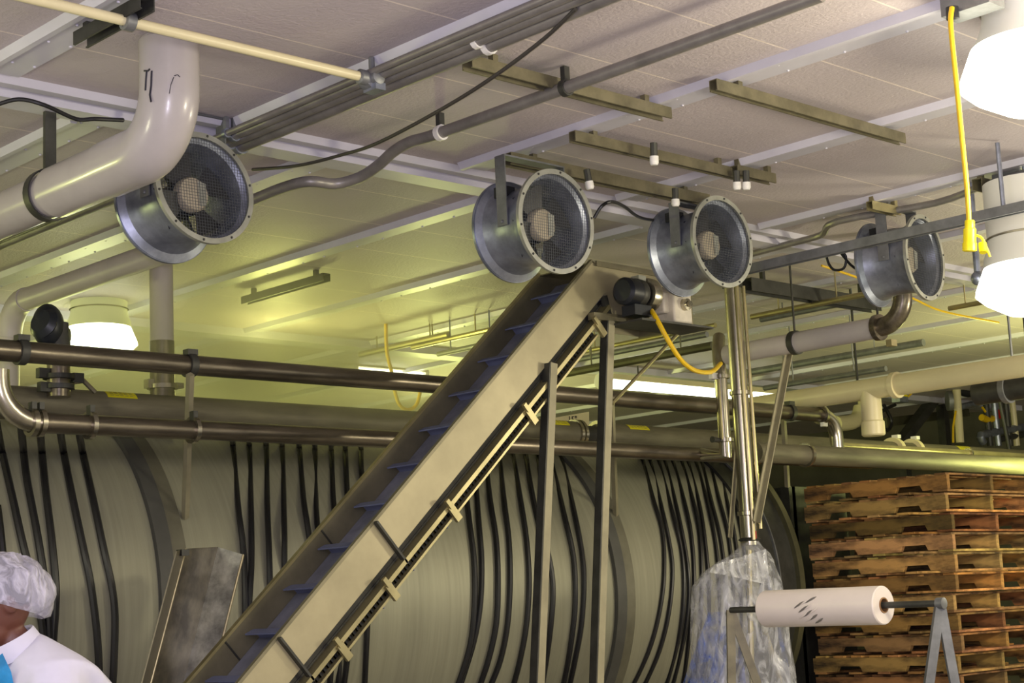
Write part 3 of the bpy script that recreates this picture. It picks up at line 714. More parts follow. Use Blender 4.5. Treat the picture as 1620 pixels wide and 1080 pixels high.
for px, py in ((600, 840), (445, 1020)):
    q = yc_(px, py); l = (q-A0).dot(dirc)
    cb(l, l+.012, -.004, ps+.08, YC-.03, YC).build('rib', 'dark_steel', cv)
    cb(l, l+.008, .0, .13, YW-.012, YW-.006).build('far_rib', 'dark_steel', cv)
for px, py in ((598, 925), (697, 800), (820, 648), (522, 1020), (926, 503)):
    q = yc_(px, py); l = (q-A0).dot(dirc)
    m_ = cb(l, l+.04, ps+.06, ps+.15, YC-.045, YC-.025); m_.add(slab(l+.008, l+.032, ps+.02, ps+.07, YC-.05, YC-.03), BX)
    m_.build('rail_bracket', 'edge_steel', cv)
for px, py in ((590, 945), (638, 885), (695, 822)):
    q = yc_(px, py); l = (q-A0).dot(dirc); nn = (q-A0).dot(nrm)
    rows = [[CP(l, ps+.11, y), CP(l+.03, ps+.12, y), CP(l+.015, ps+.15, y)] for y in (YC+.0, YW-.05)]
    MB().loft(rows).build('return_cleat', 'cleat', cv)
# head cover, shaft and drive
MB().box(Vector(((CP(L1_, 0, 0).x+HX)/2, (YC+YW)/2, topz-.006)), (HX-CP(L1_, 0, 0).x, YW-YC+.02, .006)).build('head_cover', 'trough', cv)
MB().box(Vector((HX, (YC+YW)/2, topz-.16)), (.006, YW-YC, .3)).build('head_end_plate', 'trough', cv)
# motor
gm = thing('gear_motor', yc_(1010, 465, YC-.15), 'black electric motor with cream gearbox on the side of the conveyor head', 'motor')
m0 = yc_(1002, 463, YC-.15)
MB().lathe([(.0005, -.11), (.06, -.108), (.078, -.09), (.08, -.05), (.08, .05)], m0, (1, .12, 0), 28, ).build('motor_body', 'motor', gm)
MB().lathe([(.08, .0), (.083, .005), (.083, .05), (.07, .07)], m0, (1, .12, 0), 28).build('motor_bell', 'dark_steel', gm)
fl = m0+Vector((1, .12, 0)).normalized()*.12
MB().lathe([(.05, -.04), (.094, -.035), (.1, -.01), (.1, .03), (.06, .05)], fl, (1, .12, 0), 28, True).build('flange', 'stainless', gm)
MB().box(m0+Vector((.05, .0, .085)), (.06, .06, .03)).build('name_plate', 'rim', gm)
MB().box(m0+Vector((.02, -.0, -.105)), (.14, .1, .06)).build('terminal_box', 'motor', gm)
g0 = yc_(1060, 489, YC-.15)
bx = MB().box(g0, (.16, .2, .19)); bx.box(g0+Vector((.02, -.02, .06)), (.09, .15, .15)); bx.box(g0+Vector((-.09, .0, .02)), (.06, .12, .12))
o = bx.build('gearbox', 'gear', gm)
bv = o.modifiers.new('edge', 'BEVEL'); bv.width = .012; bv.segments = 2
MB().lathe([(.0005, -.05), (.016, -.05), (.018, -.03), (.034, -.028), (.036, .02)], g0+Vector((.01, -.1, .01)), (0, 1, 0), 20).build('shaft_end', 'stainless', gm)
gz = g0.z-.105
MB().box(Vector((g0.x-.06, YC-.13, gz)), (.62, .26, .012)).build('mounting_plate', 'dark_steel', gm)
MB().bar(yc_(935, 500, YC-.02), yc_(985, 505, YC-.02), .05, .04).build('mounting_angle', 'olive', gm)
# legs
def leg(a, b, y, lab=None, w=.05):
    p, q = ony(*a, y), ony(*b, y); d = (q-p).normalized(); q = p+d*((p.z-.0)/-d.z)
    o = MB(); prof = [(-w/2, -w/2), (w/2, -w/2), (w/2, -w/2+.008), (-w/2+.008, -w/2+.008), (-w/2+.008, w/2), (-w/2, w/2)]
    o.ext(prof, p, q, (0, 1, 0)); o.build('leg', 'leg', cv)
    MB().bar(p+Vector((-w*.5-.004, .004, 0)), q+Vector((-w*.5-.004, .004, 0)), .008, w+.004, (0, 1, 0)).build('leg_shade_face', 'dark_steel', cv)  # dark bar over the left flange, painting that side as shaded
    return p, q
leg((872, 575), (851, 1080), YC-.02)
leg((963, 508), (945, 1080), YC-.02)
p, q = ony(872, 590, YW+.0), ony(851, 1080, YW)
cz0 = yc_(1078, 522); cz1 = yc_(968, 638)
MB().tube([cz0, cz1], .012, 8).build('brace', 'edge_steel', cv)
MB().bar(yc_(955, 468), yc_(966, 515), .03, .03, (0, 1, 0)).build('knee_plate', 'dark_steel', cv)
mid = yc_(925, 490, YC+.2)
MB().box(Vector((mid.x, YC+.22, mid.z)), (.2, .3, .12), Matrix.Rotation(radians(-46), 3, 'Y')).build('drip_pan', 'belt', cv)
conduit([m0+Vector((.1, -.04, -.1)), yc_(1038, 503, YC-.25), yc_(1058, 540, YC-.3), yc_(1078, 570, YC-.3), yc_(1100, 586, YC-.2), yc_(1125, 588, YC), yc_(1140, 575, YC+.2)], .014, 'thick yellow cable hanging from the conveyor motor', 'power_cable', 'yellow', sub=5, cat='cable')
q_ = ony(612, 555, 9.6)
conduit([Vector((q_.x, q_.y, H+CZ-.004)), q_, ony(620, 590, 9.6), ony(625, 620, 9.6), ony(632, 640, 9.6), ony(645, 648, 9.6), ony(659, 640, 9.6), ony(665, 618, 9.6)], .014, 'yellow cable loop dangling behind the conveyor over the drum', 'power_cable', 'yellow', sub=5, cat='cable')

# ---------------------------------------------------------------- folded chute
def ych(px, py, y): return ony(px, py, y)
fl_ = [(294, 868, 6.86), (345, 865, 7.05), (385, 877, 6.92)]
dn = ony(212, 1200, 6.3)-ony(294, 868, 6.86)
ch_ = thing('steel_chute', Vector((3.9, 6.7, .3)), 'scuffed folded steel chute leaning beside the left wall of the conveyor', 'chute')
tp = [ych(*k) for k in fl_]
bt = [ych(228, 1120, 6.86), ych(288, 1120, 7.05), ych(345, 1000, 6.92)+(ych(345, 1000, 6.92)-ych(385, 877, 6.92))*.9]
drop = (bt[0]-tp[0]); drop2 = drop*(tp[0].z-.0)/(-drop.z)*.98 if drop.z else drop
bt = [a+drop*1.0 for a in tp]; bt = [a+(a-b)*2.6 for a, b in zip(bt, tp)]
def plate(a, b, c, d, th=.006):
    n = (b-a).cross(d-a).normalized()*th
    return MB().loft([[a, b, c, d], [a+n, b+n, c+n, d+n]])
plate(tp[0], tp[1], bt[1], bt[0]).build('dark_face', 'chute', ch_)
plate(tp[1], tp[2], bt[2], bt[1]).build('bright_face', 'chute_lit', ch_)
lft = [ych(280, 872, 6.74)]; lb = lft[0]+(bt[0]-tp[0])
plate(lft[0], tp[0], bt[0], lb).build('left_flange', 'trough', ch_)
for a, b in ((tp[0], bt[0]), (tp[2], bt[2])): MB().tube([a, b], .006, 6).build('rolled_edge', 'edge_steel', ch_)
MB().box(ych(289, 874, 6.8), (.04, .05, .03)).build('hook', 'dark_steel', ch_)
lg = MB()
mxz = tp[0]+(bt[0]-tp[0])*.7
ch_.location = (bt[0].x, bt[0].y, bt[0].z)
for c in ch_.children:
    pass
WL = Vector(WLOC[ch_.name])
ch_.location = WL

# ---------------------------------------------------------------- vertical stainless tube with bagger
YT = 6.6
t = thing('bagging_tube', ony(1185, 860, YT), 'tall shiny stainless tube dropping from the ceiling into a plastic bag', 'tube')
a, b = ony(1159, 452, YT), ony(1186, 862, YT); b.x = a.x = (a.x+b.x)/2
dd = ray(1172, 600)
MB().tube([a, b], .055, 24).build('main_tube', 'stainless', t)
MB().tube([a+Vector((-.035, -.06, .0)), b+Vector((-.035, -.06, .03))], .014, 10).build('side_rail', 'edge_steel', t)
MB().tube([a+Vector((.075, -.03, .0)), b+Vector((.05, -.055, .1))], .012, 10).build('side_rail', 'edge_steel', t)
for zf in (.0, .42, .88):
    p = a.lerp(b, zf); MB().lathe([(.055, -.015), (.066, -.012), (.066, .012), (.055, .015)], p, (0, 0, 1), 24).build('collar', 'dark_steel' if zf == 0 else 'stainless', t)
MB().tube([a, Vector((a.x, a.y, H+CZ-.004))], .04, 16).build('upper_neck', 'dark_steel', t)
MB().box(b+Vector((-.02, -.062, .06)), (.012, .012, .05)).build('red_tag', 'red', t)
MB().lathe([(.05, 0), (.075, .015), (.05, .03)], b+Vector((0, 0, .02)), (0, 0, 1), 20).build('bag_clamp', 'dark_steel', t)
# stainless riser behind left
t = thing('stainless_riser', ony(1146, 700, 6.95), 'stainless riser pipe left of the tall bagging tube', 'pipe')
a2, b2 = ony(1140, 596, 6.95), ony(1152, 720, 6.95); b2.x = a2.x
MB().tube([a2+Vector((0.16, .12, .3)), a2+Vector((0.08, .07, .2)), a2+Vector((0.02, .02, .11)), a2+Vector((0, 0, .04)), a2, b2, Vector((b2.x+.02, 7.18, zl))], .043, 20).build('riser_pipe', 'stainless', t)
MB().lathe([(.043, -.015), (.06, -.012), (.06, .012), (.043, .015)], a2, (0, 0, 1), 20).build('clamp', 'stainless', t)
MB().lathe([(.043, -.015), (.06, -.012), (.06, .012), (.043, .015)], b2+Vector((0, 0, .1)), (0, 0, 1), 20).build('clamp', 'stainless', t)
MB().box(a2+Vector((-.075, 0, 0)), (.06, .03, .04)).build('clamp_nut', 'white', t)
MB().tube([b2+Vector((-.06, 0, .1)), b2+Vector((-.13, 0, .1))], [.012, .022], 10).build('handle', 'dark_steel', t)
MB().tube([a2+Vector((-.05, -.02, -.02)), b2+Vector((-.05, -.02, .1))], .01, 8).build('side_rod', 'edge_steel', t)
# tripod braces of the bagger
for pa, pb, lab, y in (((1253, 530), (1197, 825), 'slanting pale brace right of the tall stainless tube', 6.5), ((1167, 690), (1155, 850), 'thin slanting brace left of the tall stainless tube', 6.75)):
    p, q = ony(*pa, y), ony(*pb, y); px_ = pa[0]
    bw = .02 if px_ > 1200 else .011
    o = MB().ext([(-bw, -bw), (bw, -bw), (bw, -bw*.6), (-bw*.6, -bw*.6), (-bw*.6, bw), (-bw, bw)], p, q, (0, -1, 0))
    tag(o.build('brace_bar', 'leg'), lab, 'brace')
TOPZ_ = H+CZ-.003
# white insulated pipe with stainless elbow
yw = 7.6
p2 = onz(1390, 518, 1.62); p1 = onx(1258, 537, p2.x); p0 = onx(1150, 556, p2.x); p1.z = p0.z = p2.z
pw = thing('white_sleeved_pipe', p1, 'white sleeved pipe with stainless elbow under the rightmost fan', 'pipe')
r_ = .078
r_ = .068; ddv = (p2-p1).normalized()
MB().tube([p0, p1-ddv*.005], r_*.95, 24).build('rear_sleeve', 'pvc_grey', pw)
MB().tube([p1-ddv*.03, p2], r_, 24).build('front_sleeve', 'pvc', pw)
e1 = ony(1412, 500, yw); e2 = ony(1419, 470, yw)
MB().tube([p2-ddv*.04]+[p2+ddv*(.02+.17*sin(k*pi/20))+Z*(.17*(1-cos(k*pi/20))) for k in range(11)]+[Vector((p2.x+ddv.x*.19, p2.y+ddv.y*.19, TOPZ_))], .058, 20).build('elbow', 'steel_pipe', pw)
MB().lathe([(.05, -.02), (.082, -.018), (.082, .018), (.05, .02)], p2, ddv, 24).build('clamp', 'steel_pipe', pw)
MB().box(p2+Vector((.05, -.05, -.1)), (.06, .04, .04)).build('clamp_nut', 'edge_steel', pw)
MB().lathe([(r_, -.02), (r_+.01, -.02), (r_+.01, .02), (r_, .02)], p1, ddv, 24).build('strap', 'dark_steel', pw)
for p in (p1, p2): MB().tube([p+Z*.08, Vector((p.x, p.y, H+CZ-.005))], .008, 6).build('hanger_rod', 'dark_steel', pw)

# ---------------------------------------------------------------- clear plastic bag hanging from the tube
bg = thing('plastic_bag', ony(1180, 1100, YT), 'large clear crinkled plastic bag hanging from the stainless tube', 'bag')
rings = []; NN = 48
prof = [(1187, 856, 13, 1), (1187, 866, 20, 1), (1185, 876, 31, .95), (1177, 888, 44, .9), (1169, 903, 57, .85), (1167, 925, 69, .8), (1170, 955, 73, .8), (1173, 985, 76, .8), (1174, 1020, 78, .8), (1175, 1060, 80, .8), (1175, 1110, 82, .8), (1174, 1200, 82, .8), (1174, 1280, 74, .8), (1174, 1320, 40, .7)]
rb = random.Random(3)
ph = [(rb.uniform(0, 6.28), rb.choice((2, 3, 5, 7, 11)), rb.uniform(.02, .05)) for _ in range(9)]
for i, (px, py, hw, k) in enumerate(prof):
    c = ony(px, py, YT+.0); dep = (c-EYE).dot(fw); rr_ = hw*dep/F
    ring = []
    for j in range(NN):
        a = 2*pi*j/NN
        wob = sum(am*sin(f_*a+p_+i*.7*(1 if f_ % 2 else -.6)) for p_, f_, am in ph)*min(1, i/3)
        rad = rr_*(1+wob*1.2)
        ring.append(c+r0*(rad*cos(a))+Vector((sin(yaw), cos(yaw), 0))*(rad*k*sin(a)))
    rings.append(ring)
MB().loft(rings, cap=False).build('bag_film', 'bag', bg, ang=60)
# gathered shiny flap at the shoulder
q = [ony(1122, 905, YT-.2), ony(1130, 893, YT-.24), ony(1212, 868, YT-.25), ony(1217, 918, YT-.26), ony(1216, 925, YT-.24), ony(1160, 912, YT-.27)]
MB().add(q, [(0, 1, 2, 3, 4, 5)]).build('folded_flap', 'bag', bg)
bl = MB()
for (a, b, w) in (((1132, 968), (1100, 1090), 26), ((1150, 990), (1128, 1100), 16), ((1214, 910), (1252, 1090), 5), ((1170, 1000), (1176, 1095), 6)):
    A, B = ony(*a, YT-.16), ony(*b, YT-.16); u = r0*(w*.0033)
    bl.add([A-u*.5, A+u*.5, B+u, B-u], [(0, 1, 2, 3)])
bl.build('blue_liner', 'bag_blue', bg)
# frame posts inside bag
t = thing('bag_stand', ony(1210, 1080, YT), 'pale stand frame seen inside the clear plastic bag', 'stand')
for pa, pb in (((1185, 870), (1190, 1090)), ((1192, 940), (1237, 1085)), ((1208, 935), (1232, 955))):
    MB().tube([ony(*pa, YT+.02), ony(*pb, YT+.02)], .018, 10).build('stand_post', 'edge_steel', t)
q = ony(1237, 1085, YT+.02); MB().tube([q, Vector((q.x, q.y, .0))], .018, 10).build('stand_post', 'edge_steel', t)
q = ony(1190, 1090, YT+.02); MB().tube([q, Vector((q.x, q.y, .0))], .018, 10).build('stand_post', 'edge_steel', t)

# ---------------------------------------------------------------- film roll on its stand
DF = 7.6
ce = ond(1398, 957, DF); ce2 = onx(1212, 963, ce.x)
fr = thing('film_roll', ce, 'white roll of plastic film on a steel bar before the pallets', 'film roll')
RF = 30*DF/F*1.02
axv = (ce2-ce).normalized(); Lf = (ce2-ce).length
MB().lathe([(.036, 0), (RF-.004, 0), (RF, .005), (RF, Lf-.005), (RF-.004, Lf), (.036, Lf)], ce, axv, 48).build('film_winding', 'film', fr)
MB().lathe([(.036, -.004), (.036, Lf+.004), (.03, Lf+.004), (.03, -.004)], ce, axv, 24, closed=True).build('cardboard_core', 'core', fr)
# wrinkle ridges on the film
wr = MB(); wr2 = MB()
for k in range(11):
    yy = Lf*(.52+.05*((k*7) % 5-2)/2.0); a0 = .1+.12*k
    pts = []
    for s_ in range(6):
        a = a0+s_*.07; y_ = yy+s_*.012-.03*(k/11)
        # angle measured so that it faces the camera
        vdir = Vector((-1, 0, 0)).normalized()
        rad = (RF+.0005)
        pts.append(ce+axv*y_+Vector((-cos(a-.1), 0, sin(a-.1)*-1+.0))*rad if False else ce+axv*y_+(Vector((-1, 0, 0))*cos(a-.7)+Z*sin(.7-a))*rad)
    (wr if k % 2 else wr2).tube(pts, [.0015, .005, .006, .005, .004, .0015], 6)
wr.build('film_wrinkles', 'film', fr); wr2.build('film_crease_shade', 'conduit', fr)  # every other wrinkle is grey, its shadow put into the colour
st = thing('roll_stand', Vector((ce.x, ce.y, 0)), 'grey steel A-frame stand with a bar carrying the film roll', 'stand')
er = ond(1487, 945, DF); er = onx(1487, 944, ce.x); el_ = onx(1156, 960, ce.x)
axz = ce.z
bar0 = ce+axv*-(ce-er).length; bar1 = ce+axv*(el_-ce).length
MB().tube([bar0, bar1], .015, 12).build('cross_bar', 'dark_steel', st)
MB().lathe([(.015, -.02), (.026, -.018), (.026, .018), (.015, .02)], bar0, axv, 12, True).build('bar_end', 'galv_dull', st)
for base, tops, nm in ((bar0, ((1470, 1085), (1512, 1085)), 'r'), (bar1, ((1158, 1085), (1200, 1085)), 'l')):
    for (px, py) in tops:
        d = onx(px, py, base.x)
        tgt = ond(px, py, (base-EYE).dot(fw)-.05); dv = (tgt-base); dv = dv/dv.length; q = base+dv*(base.z/-dv.z)
        MB().ext([(-.02, -.006), (.02, -.006), (.02, .0), (-.015, .0), (-.015, .03), (-.02, .03)], base+Z*.0, q, (0, 1, 0) if False else fw).build('leg', 'galv_dull' if nm == 'r' else 'olive', st)

# ---------------------------------------------------------------- pallets
c0 = ond(1497, 745, 11.6)
def pallet_proto():
    t = thing('wooden_pallet', (0, 0, 0), '', 'pallet', 'wooden pallets in the tall stack')
    W, Lp = 1.22, 1.22
    for x in (.02, W/2, W-.02):
        pts = [(0, .018), (.2, .018), (.22, .058), (.41, .058), (.43, .018), (Lp-.43, .018), (Lp-.41, .058), (Lp-.22, .058), (Lp-.2, .018), (Lp, .018), (Lp, .118), (0, .118)]
        m_ = MB().loft([[Vector((x+e, y, z)) for y, z in pts] for e in (-.019, .019)]); m_.build('stringer', 'wood', t)
    for i in range(8):
        y = .06+(Lp-.12)*i/7; MB().box((W/2, y, .1265), (W-.03, .09, .014)).build('top_board', 'wood', t)
    for y in (.06, .36, .61, .86, Lp-.06):
        MB().box((W/2, y, .009), (W, .1 if y not in (.06,) else .12, .016)).build('bottom_board', 'wood', t)
    return t
def copy_tree(o, parent=None):
    c = o.copy(); COL.objects.link(c); c.parent = parent
    for k in o.children: copy_tree(k, c)
    return c
pp = pallet_proto()
NP = 17
ztop = c0.z
pitch_ = ztop/NP
rp = random.Random(11)
tints = [(.8, .62, .45), (1.25, 1.05, .8), (.7, .5, .36), (1.0, .95, .85), (1.25, 1.15, .95), (1.15, .85, .6), (1.15, 1.0, .8), (.95, .75, .6), (.75, .6, .48), (1.1, .9, .66), (.6, .48, .4)]
for i in range(NP):
    o = pp if i == 0 else copy_tree(pp)
    fz = ztop-(i+1)*pitch_
    o.location = (c0.x+rp.uniform(-.02, .02)+i*.006, c0.y+rp.uniform(-.02, .02)+i*.006, fz)
    o.rotation_euler = (0, 0, radians(rp.uniform(-.8, .8)))
    o.scale = (1, 1, pitch_/.1395)
    col = tints[i % len(tints)]
    for k in o.children: k.color = (*[min(1.6, v*rp.uniform(.85, 1.15)) for v in col], 1)
    o['label'] = ('topmost worn wooden pallet of the tall stack at the right' if i == 0 else 'wooden pallet %s from the top of the tall stack' % ORD[i])

# ---------------------------------------------------------------- lamps
def highbay(cx_, cy_, dep, rad, neck, label, emis, top):
    c = ond(cx_, cy_, dep); k = dep/F
    t = thing('high_bay_lamp', c, label, 'lamp', 'hanging high-bay lamps')
    R1 = rad*k; R2 = neck*k
    MB().lathe([(R1*.05, -R1*.42), (R1*.5, -R1*.34), (R1*.85, -R1*.14), (R1, 0), (R1*.98, R1*.1), (R1*.88, R1*.34), (R1*.83, R1*.46)], c, (0, 0, 1), 48).build('diffuser', emis, t)
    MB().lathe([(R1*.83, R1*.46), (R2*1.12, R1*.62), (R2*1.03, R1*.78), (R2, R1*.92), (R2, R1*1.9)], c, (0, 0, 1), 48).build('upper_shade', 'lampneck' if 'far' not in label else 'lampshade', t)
    MB().lathe([(R2+.003, R1*.93), (R2+.01, R1*.95), (R2+.003, R1*.97)], c, (0, 0, 1), 48).build('clamp_ring', 'stainless', t)
    MB().lathe([(R2*.98, R1*1.88), (R2*.6, R1*2.0), (.05, R1*2.05)], c, (0, 0, 1), 32).build('ballast_cap', 'galv_dull', t)
    if top > c.z+R1*2: MB().tube([c+Z*R1*2.0, Vector((c.x, c.y, top))], .012, 8).build('hanging_stem', 'galv', t)
    return c, R1
TOPZ = H+CZ-.003
l1, _ = highbay(1648, 128, 6.3, 127, 82, 'large glowing white lamp in the top right corner', 'emit_lamp', TOPZ)
l2, _ = highbay(1640, 462, 8.6, 94, 68, 'glowing white lamp at the right edge below the drop cord plug', 'emit_lamp', TOPZ)
l3, _ = highbay(157, 546, 11.2, 60, 44, 'glaring far lamp behind the dark valve at the left', 'emit_lamp2', TOPZ)
def tube_light(pa, pb, y, label, r=.075):
    A, B, z_ = line_x(pa, pb, y)
    t = thing('fluorescent_light', Vector(((A+B)/2, y, z_)), label, 'light', 'long fluorescent fixtures')
    MB().bar(Vector((A, y, z_+.06)), Vector((B, y, z_+.06)), .16, .05).build('housing', 'pvc_far', t)
    MB().tube([Vector((A+.02, y, z_)), Vector((B-.02, y, z_))], r*.55, 14).build('glowing_tube', 'emit_tube', t)
    for x in (A, B): MB().lathe([(.0005, -.02), (r, -.02), (r*1.05, .02), (.0005, .02)], Vector((x, y, z_+.02)), (1, 0, 0), 18).build('end_cap', 'white', t)
    for f_ in (.2, .8): MB().tube([Vector((A+(B-A)*f_, y, z_+.08)), Vector((A+(B-A)*f_, y, TOPZ))], .008, 6).build('hanger_rod', 'dark_steel', t)
tube_light((952, 607), (1222, 629), 10.2, 'long bright fluorescent fixture behind the conveyor leg, middle right')
tube_light((556, 590), (668, 593), 11.4, 'fluorescent fixture end showing through the steam left of the conveyor')
tube_light((1452, 606), (1535, 613), 10.3, 'short-looking distant fluorescent light under the pale pipe at right')

# ---------------------------------------------------------------- yellow drop cord
dq = (onz(1506, 12, h2-.03)-EYE).dot(fw)-.02
t = thing('drop_cord', ond(1533, 372, dq), 'yellow drop cord with yellow plug hanging at the right', 'cord')
MB().tube([onz(1506, 12, h2-.03), ond(1504, 40, dq), ond(1512, 120, dq), ond(1522, 220, dq), ond(1530, 300, dq), ond(1533, 352, dq)], .0095, 10, sub=4).build('cord', 'yellow', t)
p = ond(1534, 348, dq); q = ond(1534, 398, dq); Lq = (q-p).length
MB().lathe([(.015, 0), (.018, .005), (.018, Lq*.26), (.023, Lq*.28), (.023, Lq*.7), (.026, Lq*.74), (.026, Lq*.97), (.02, Lq)], p, q-p, 20, True).build('plug_body', 'yellow_plug', t)
cp = MB().tube([ond(1544, 372, dq), ond(1553, 376, dq), ond(1560, 390, dq), ond(1566, 406, dq)], .005, 8, sub=3); cp.build('cap_lanyard', 'yellow_plug', t)
p = ond(1555, 392, dq); MB().lathe([(.013, -.02), (.015, -.018), (.015, .018), (.013, .02)], p, (.3, .2, 1), 14, True).build('dust_cap', 'yellow_plug', t)
p = ond(1545, 400, 9.0); q = ond(1547, 440, 9.0)
tag(MB().tube([Vector((p.x, p.y, TOPZ)), q], .018, 10).ball(q, .04, 10, 6).build('ceiling_stub_pipe', 'galv'), 'short steel stub hanging behind the yellow plug', 'pipe')

# ---------------------------------------------------------------- background at the right
yb = 0
Xf = None
a, b = onz(1232, 640, 1.45), onz(1640, 572, 1.45); b.x = a.x = (a.x+b.x)/2
t = thing('cream_pipe', a.lerp(b, .5), 'cream pipe with a downward tee crossing the far right background', 'pipe')
MB().tube([a+Vector((0, .45, 0)), b], .076, 24).build('pipe_run', 'pvc_far', t)
tx = onx(1376, 612, a.x)
MB().tube([Vector((a.x, tx.y, a.z)), Vector((a.x, tx.y, onx(1378, 688, a.x).z))], .074, 24).build('tee_leg', 'pvc_far', t)
MB().lathe([(.074, 0), (.084, .01), (.084, .1), (.074, .11)], Vector((a.x, tx.y, onx(1378, 690, a.x).z)), (0, 0, 1), 24, True).build('coupling', 'pvc_far', t)
MB().lathe([(.076, -.02), (.094, -.02), (.094, .02), (.076, .02)], Vector((a.x, tx.y-.22, a.z)), (0, 1, 0), 24).build('coupling', 'pvc_far', t)
for f_ in (.35, .95): p = a.lerp(b, f_); MB().tube([p, Vector((p.x, p.y, TOPZ))], .01, 6).build('hanger_rod', 'dark_steel', t)
yq = 10.5
t = thing('cream_elbow', ony(1350, 660, yq), 'short cream elbow pipe beside the cream tee', 'pipe')
MB().tube([ony(1322, 670, yq), ony(1345, 668, yq), ony(1358, 660, yq), ony(1362, 645, yq)], .085, 18, sub=3).build('elbow', 'pvc_far', t)
c = ony(1362, 645, yq); MB().tube([c, Vector((c.x, c.y, TOPZ))], .03, 10).build('riser', 'pvc_far', t)
# black line
yk = 9.0
conduit([ony(1180, 524, yk), ony(1258, 535, yk), ony(1430, 522, yk), ony(1558, 527, yk), ony(1566, 535, yk), ony(1575, 600, yk), ony(1600, 726, yk)], .022, 'dark pipe running level then dropping to the pallets at the right', 'dark_pipe', 'dark_steel', cat='pipe')
# far beams/pipes along the bay
for i, (pa, pb, h_, r, m_, lab) in enumerate((
        ((1180, 500), (1380, 466), 2.0, .02, 'edge_steel', 'bright thin conduit above the white sleeved pipe'),
        ((1184, 592), (1450, 540), 1.98, .03, 'galv_dull', 'grey pipe under the ceiling between tall tube and lower lamp'),
        ((1190, 612), (1420, 585), 1.7, .022, 'galv_dull', 'slim grey pipe in the far right background above the cream pipe'),
        ((640, 548), (800, 520), 2.05, .02, 'edge_steel', 'bright thin conduit in the ceiling distance behind conveyor'),
        ((1490, 486), (1620, 470), 2.0, .018, 'edge_steel', 'thin bright conduit behind the rightmost fan rim'))):
    A, B = onz(*pa, h_), onz(*pb, h_); B.x = A.x = (A.x+B.x)/2
    o = MB().tube([A, B], r, 10); L_ = B.y-A.y
    for q in (.25, .75): c = A.lerp(B, q); o.tube([c, Vector((c.x, c.y, TOPZ))], .006, 6)
    tag(o.build('background_pipe', m_), lab, 'pipe')
for i, (pa, pb, h_, r, m_, lab) in enumerate((
        ((890, 560), (1140, 515), 2.02, .018, 'edge_steel', 'upper thin bright conduit behind the conveyor drive motor'),
        ((880, 572), (1130, 530), 1.9, .022, 'galv_dull', 'middle grey conduit behind the slanting conveyor brace'),
        ((880, 590), (1140, 548), 1.75, .03, 'tankgreen', 'dim greenish pipe just above the bright fluorescent fixture'),
        ((690, 560), (800, 538), 1.95, .02, 'galv_dull', 'grey conduit left of the conveyor trough in the distance'),
        ((560, 560), (720, 530), 2.08, .025, 'edge_steel', 'pale conduit in the steam left of the conveyor'),
        ((1200, 505), (1390, 470), 2.1, .022, 'galv_dull', 'grey conduit right of the tall stainless tube, under the dark channel'))):
    A, B = onz(*pa, h_), onz(*pb, h_); B.x = A.x = (A.x+B.x)/2
    o = MB().tube([A, B], r, 10); L_ = B.y-A.y
    for q in (.2, .8): c = A.lerp(B, q); o.tube([c, Vector((c.x, c.y, TOPZ))], .006, 6)
    tag(o.build('background_conduit', m_), lab, 'conduit')
conduit([onz(1300, 420, H-.12), onz(1360, 440, H-.16), onz(1440, 470, H-.2), onz(1490, 492, H-.24), onz(1580, 510, H-.25)], .008, 'thin yellow cable behind the rightmost fan', 'power_cable', 'yellow', sub=4, cat='cable', n=8)
# valve manifold in far right
ym = 9.8
t = thing('valve_manifold', ony(1515, 660, ym), 'pipework with black valves and yellow strap at the far right', 'valve')
def mq(px, py): return ony(px, py, ym)
MB().tube([mq(1513, 612), mq(1519, 700)], .045, 14).build('riser_pipe', 'pvc_far', t)
MB().tube([mq(1513, 645), mq(1562, 634)], .035, 12).build('branch_pipe', 'galv', t)
MB().tube([mq(1508, 700), mq(1508, 675), mq(1512, 650)], .012, 8).build('strap', 'yellow', t)
MB().lathe([(.02, -.03), (.11, -.025), (.11, .025), (.02, .03)], mq(1502, 634), (.7, -.7, 0), 20, True).build('hand_wheel', 'galv_dull', t)
MB().tube([mq(1516, 598), mq(1518, 615), mq(1530, 622), mq(1548, 618), mq(1565, 614)], [.04, .05, .055, .065, .05], 12, sub=3).build('valve_body', 'black', t)
MB().box(mq(1537, 608), (.1, .06, .03)).build('valve_lever', 'red', t)
for px, m_ in ((1561, 'dark_steel'), (1574, 'galv'), (1592, 'dark_steel'), (1603, 'pvc_far')):
    MB().tube([mq(px-3, 622), mq(px+6, 705)], .035, 10).build('vertical_line', m_, t)
MB().box(mq(1582, 655), (.09, .06, .1)).build('red_valve', 'red', t)
MB().tube([mq(1553, 660), mq(1562, 664), mq(1570, 662)], .04, 10).build('brass_valve', 'yellow', t)
MB().tube([mq(1554, 644), mq(1562, 655)], .014, 8).build('valve_handle', 'yellow', t)
MB().tube([mq(1640, 672), mq(1560, 686), mq(1552, 692), mq(1556, 700)], .045, 12, sub=3).build('return_bend', 'galv', t)
MB().tube([mq(1645, 682), mq(1580, 695)], .035, 12).build('return_line', 'dark_steel', t)
for i in range(2):
    pass
t = thing('yellow_plug_socket', mq(1428, 625), 'yellow plug hanging on grey socket box beneath the cream pipe', 'plug')
MB().tube([mq(1418, 608), mq(1424, 620), mq(1432, 628)], [.02, .04, .035], 10).build('plug_body', 'yellow_plug', t)
MB().tube([mq(1445, 608), mq(1442, 622), mq(1434, 630)], .012, 8).build('cord', 'yellow', t)
MB().box(mq(1424, 632), (.16, .1, .06)).build('socket_box', 'galv', t)
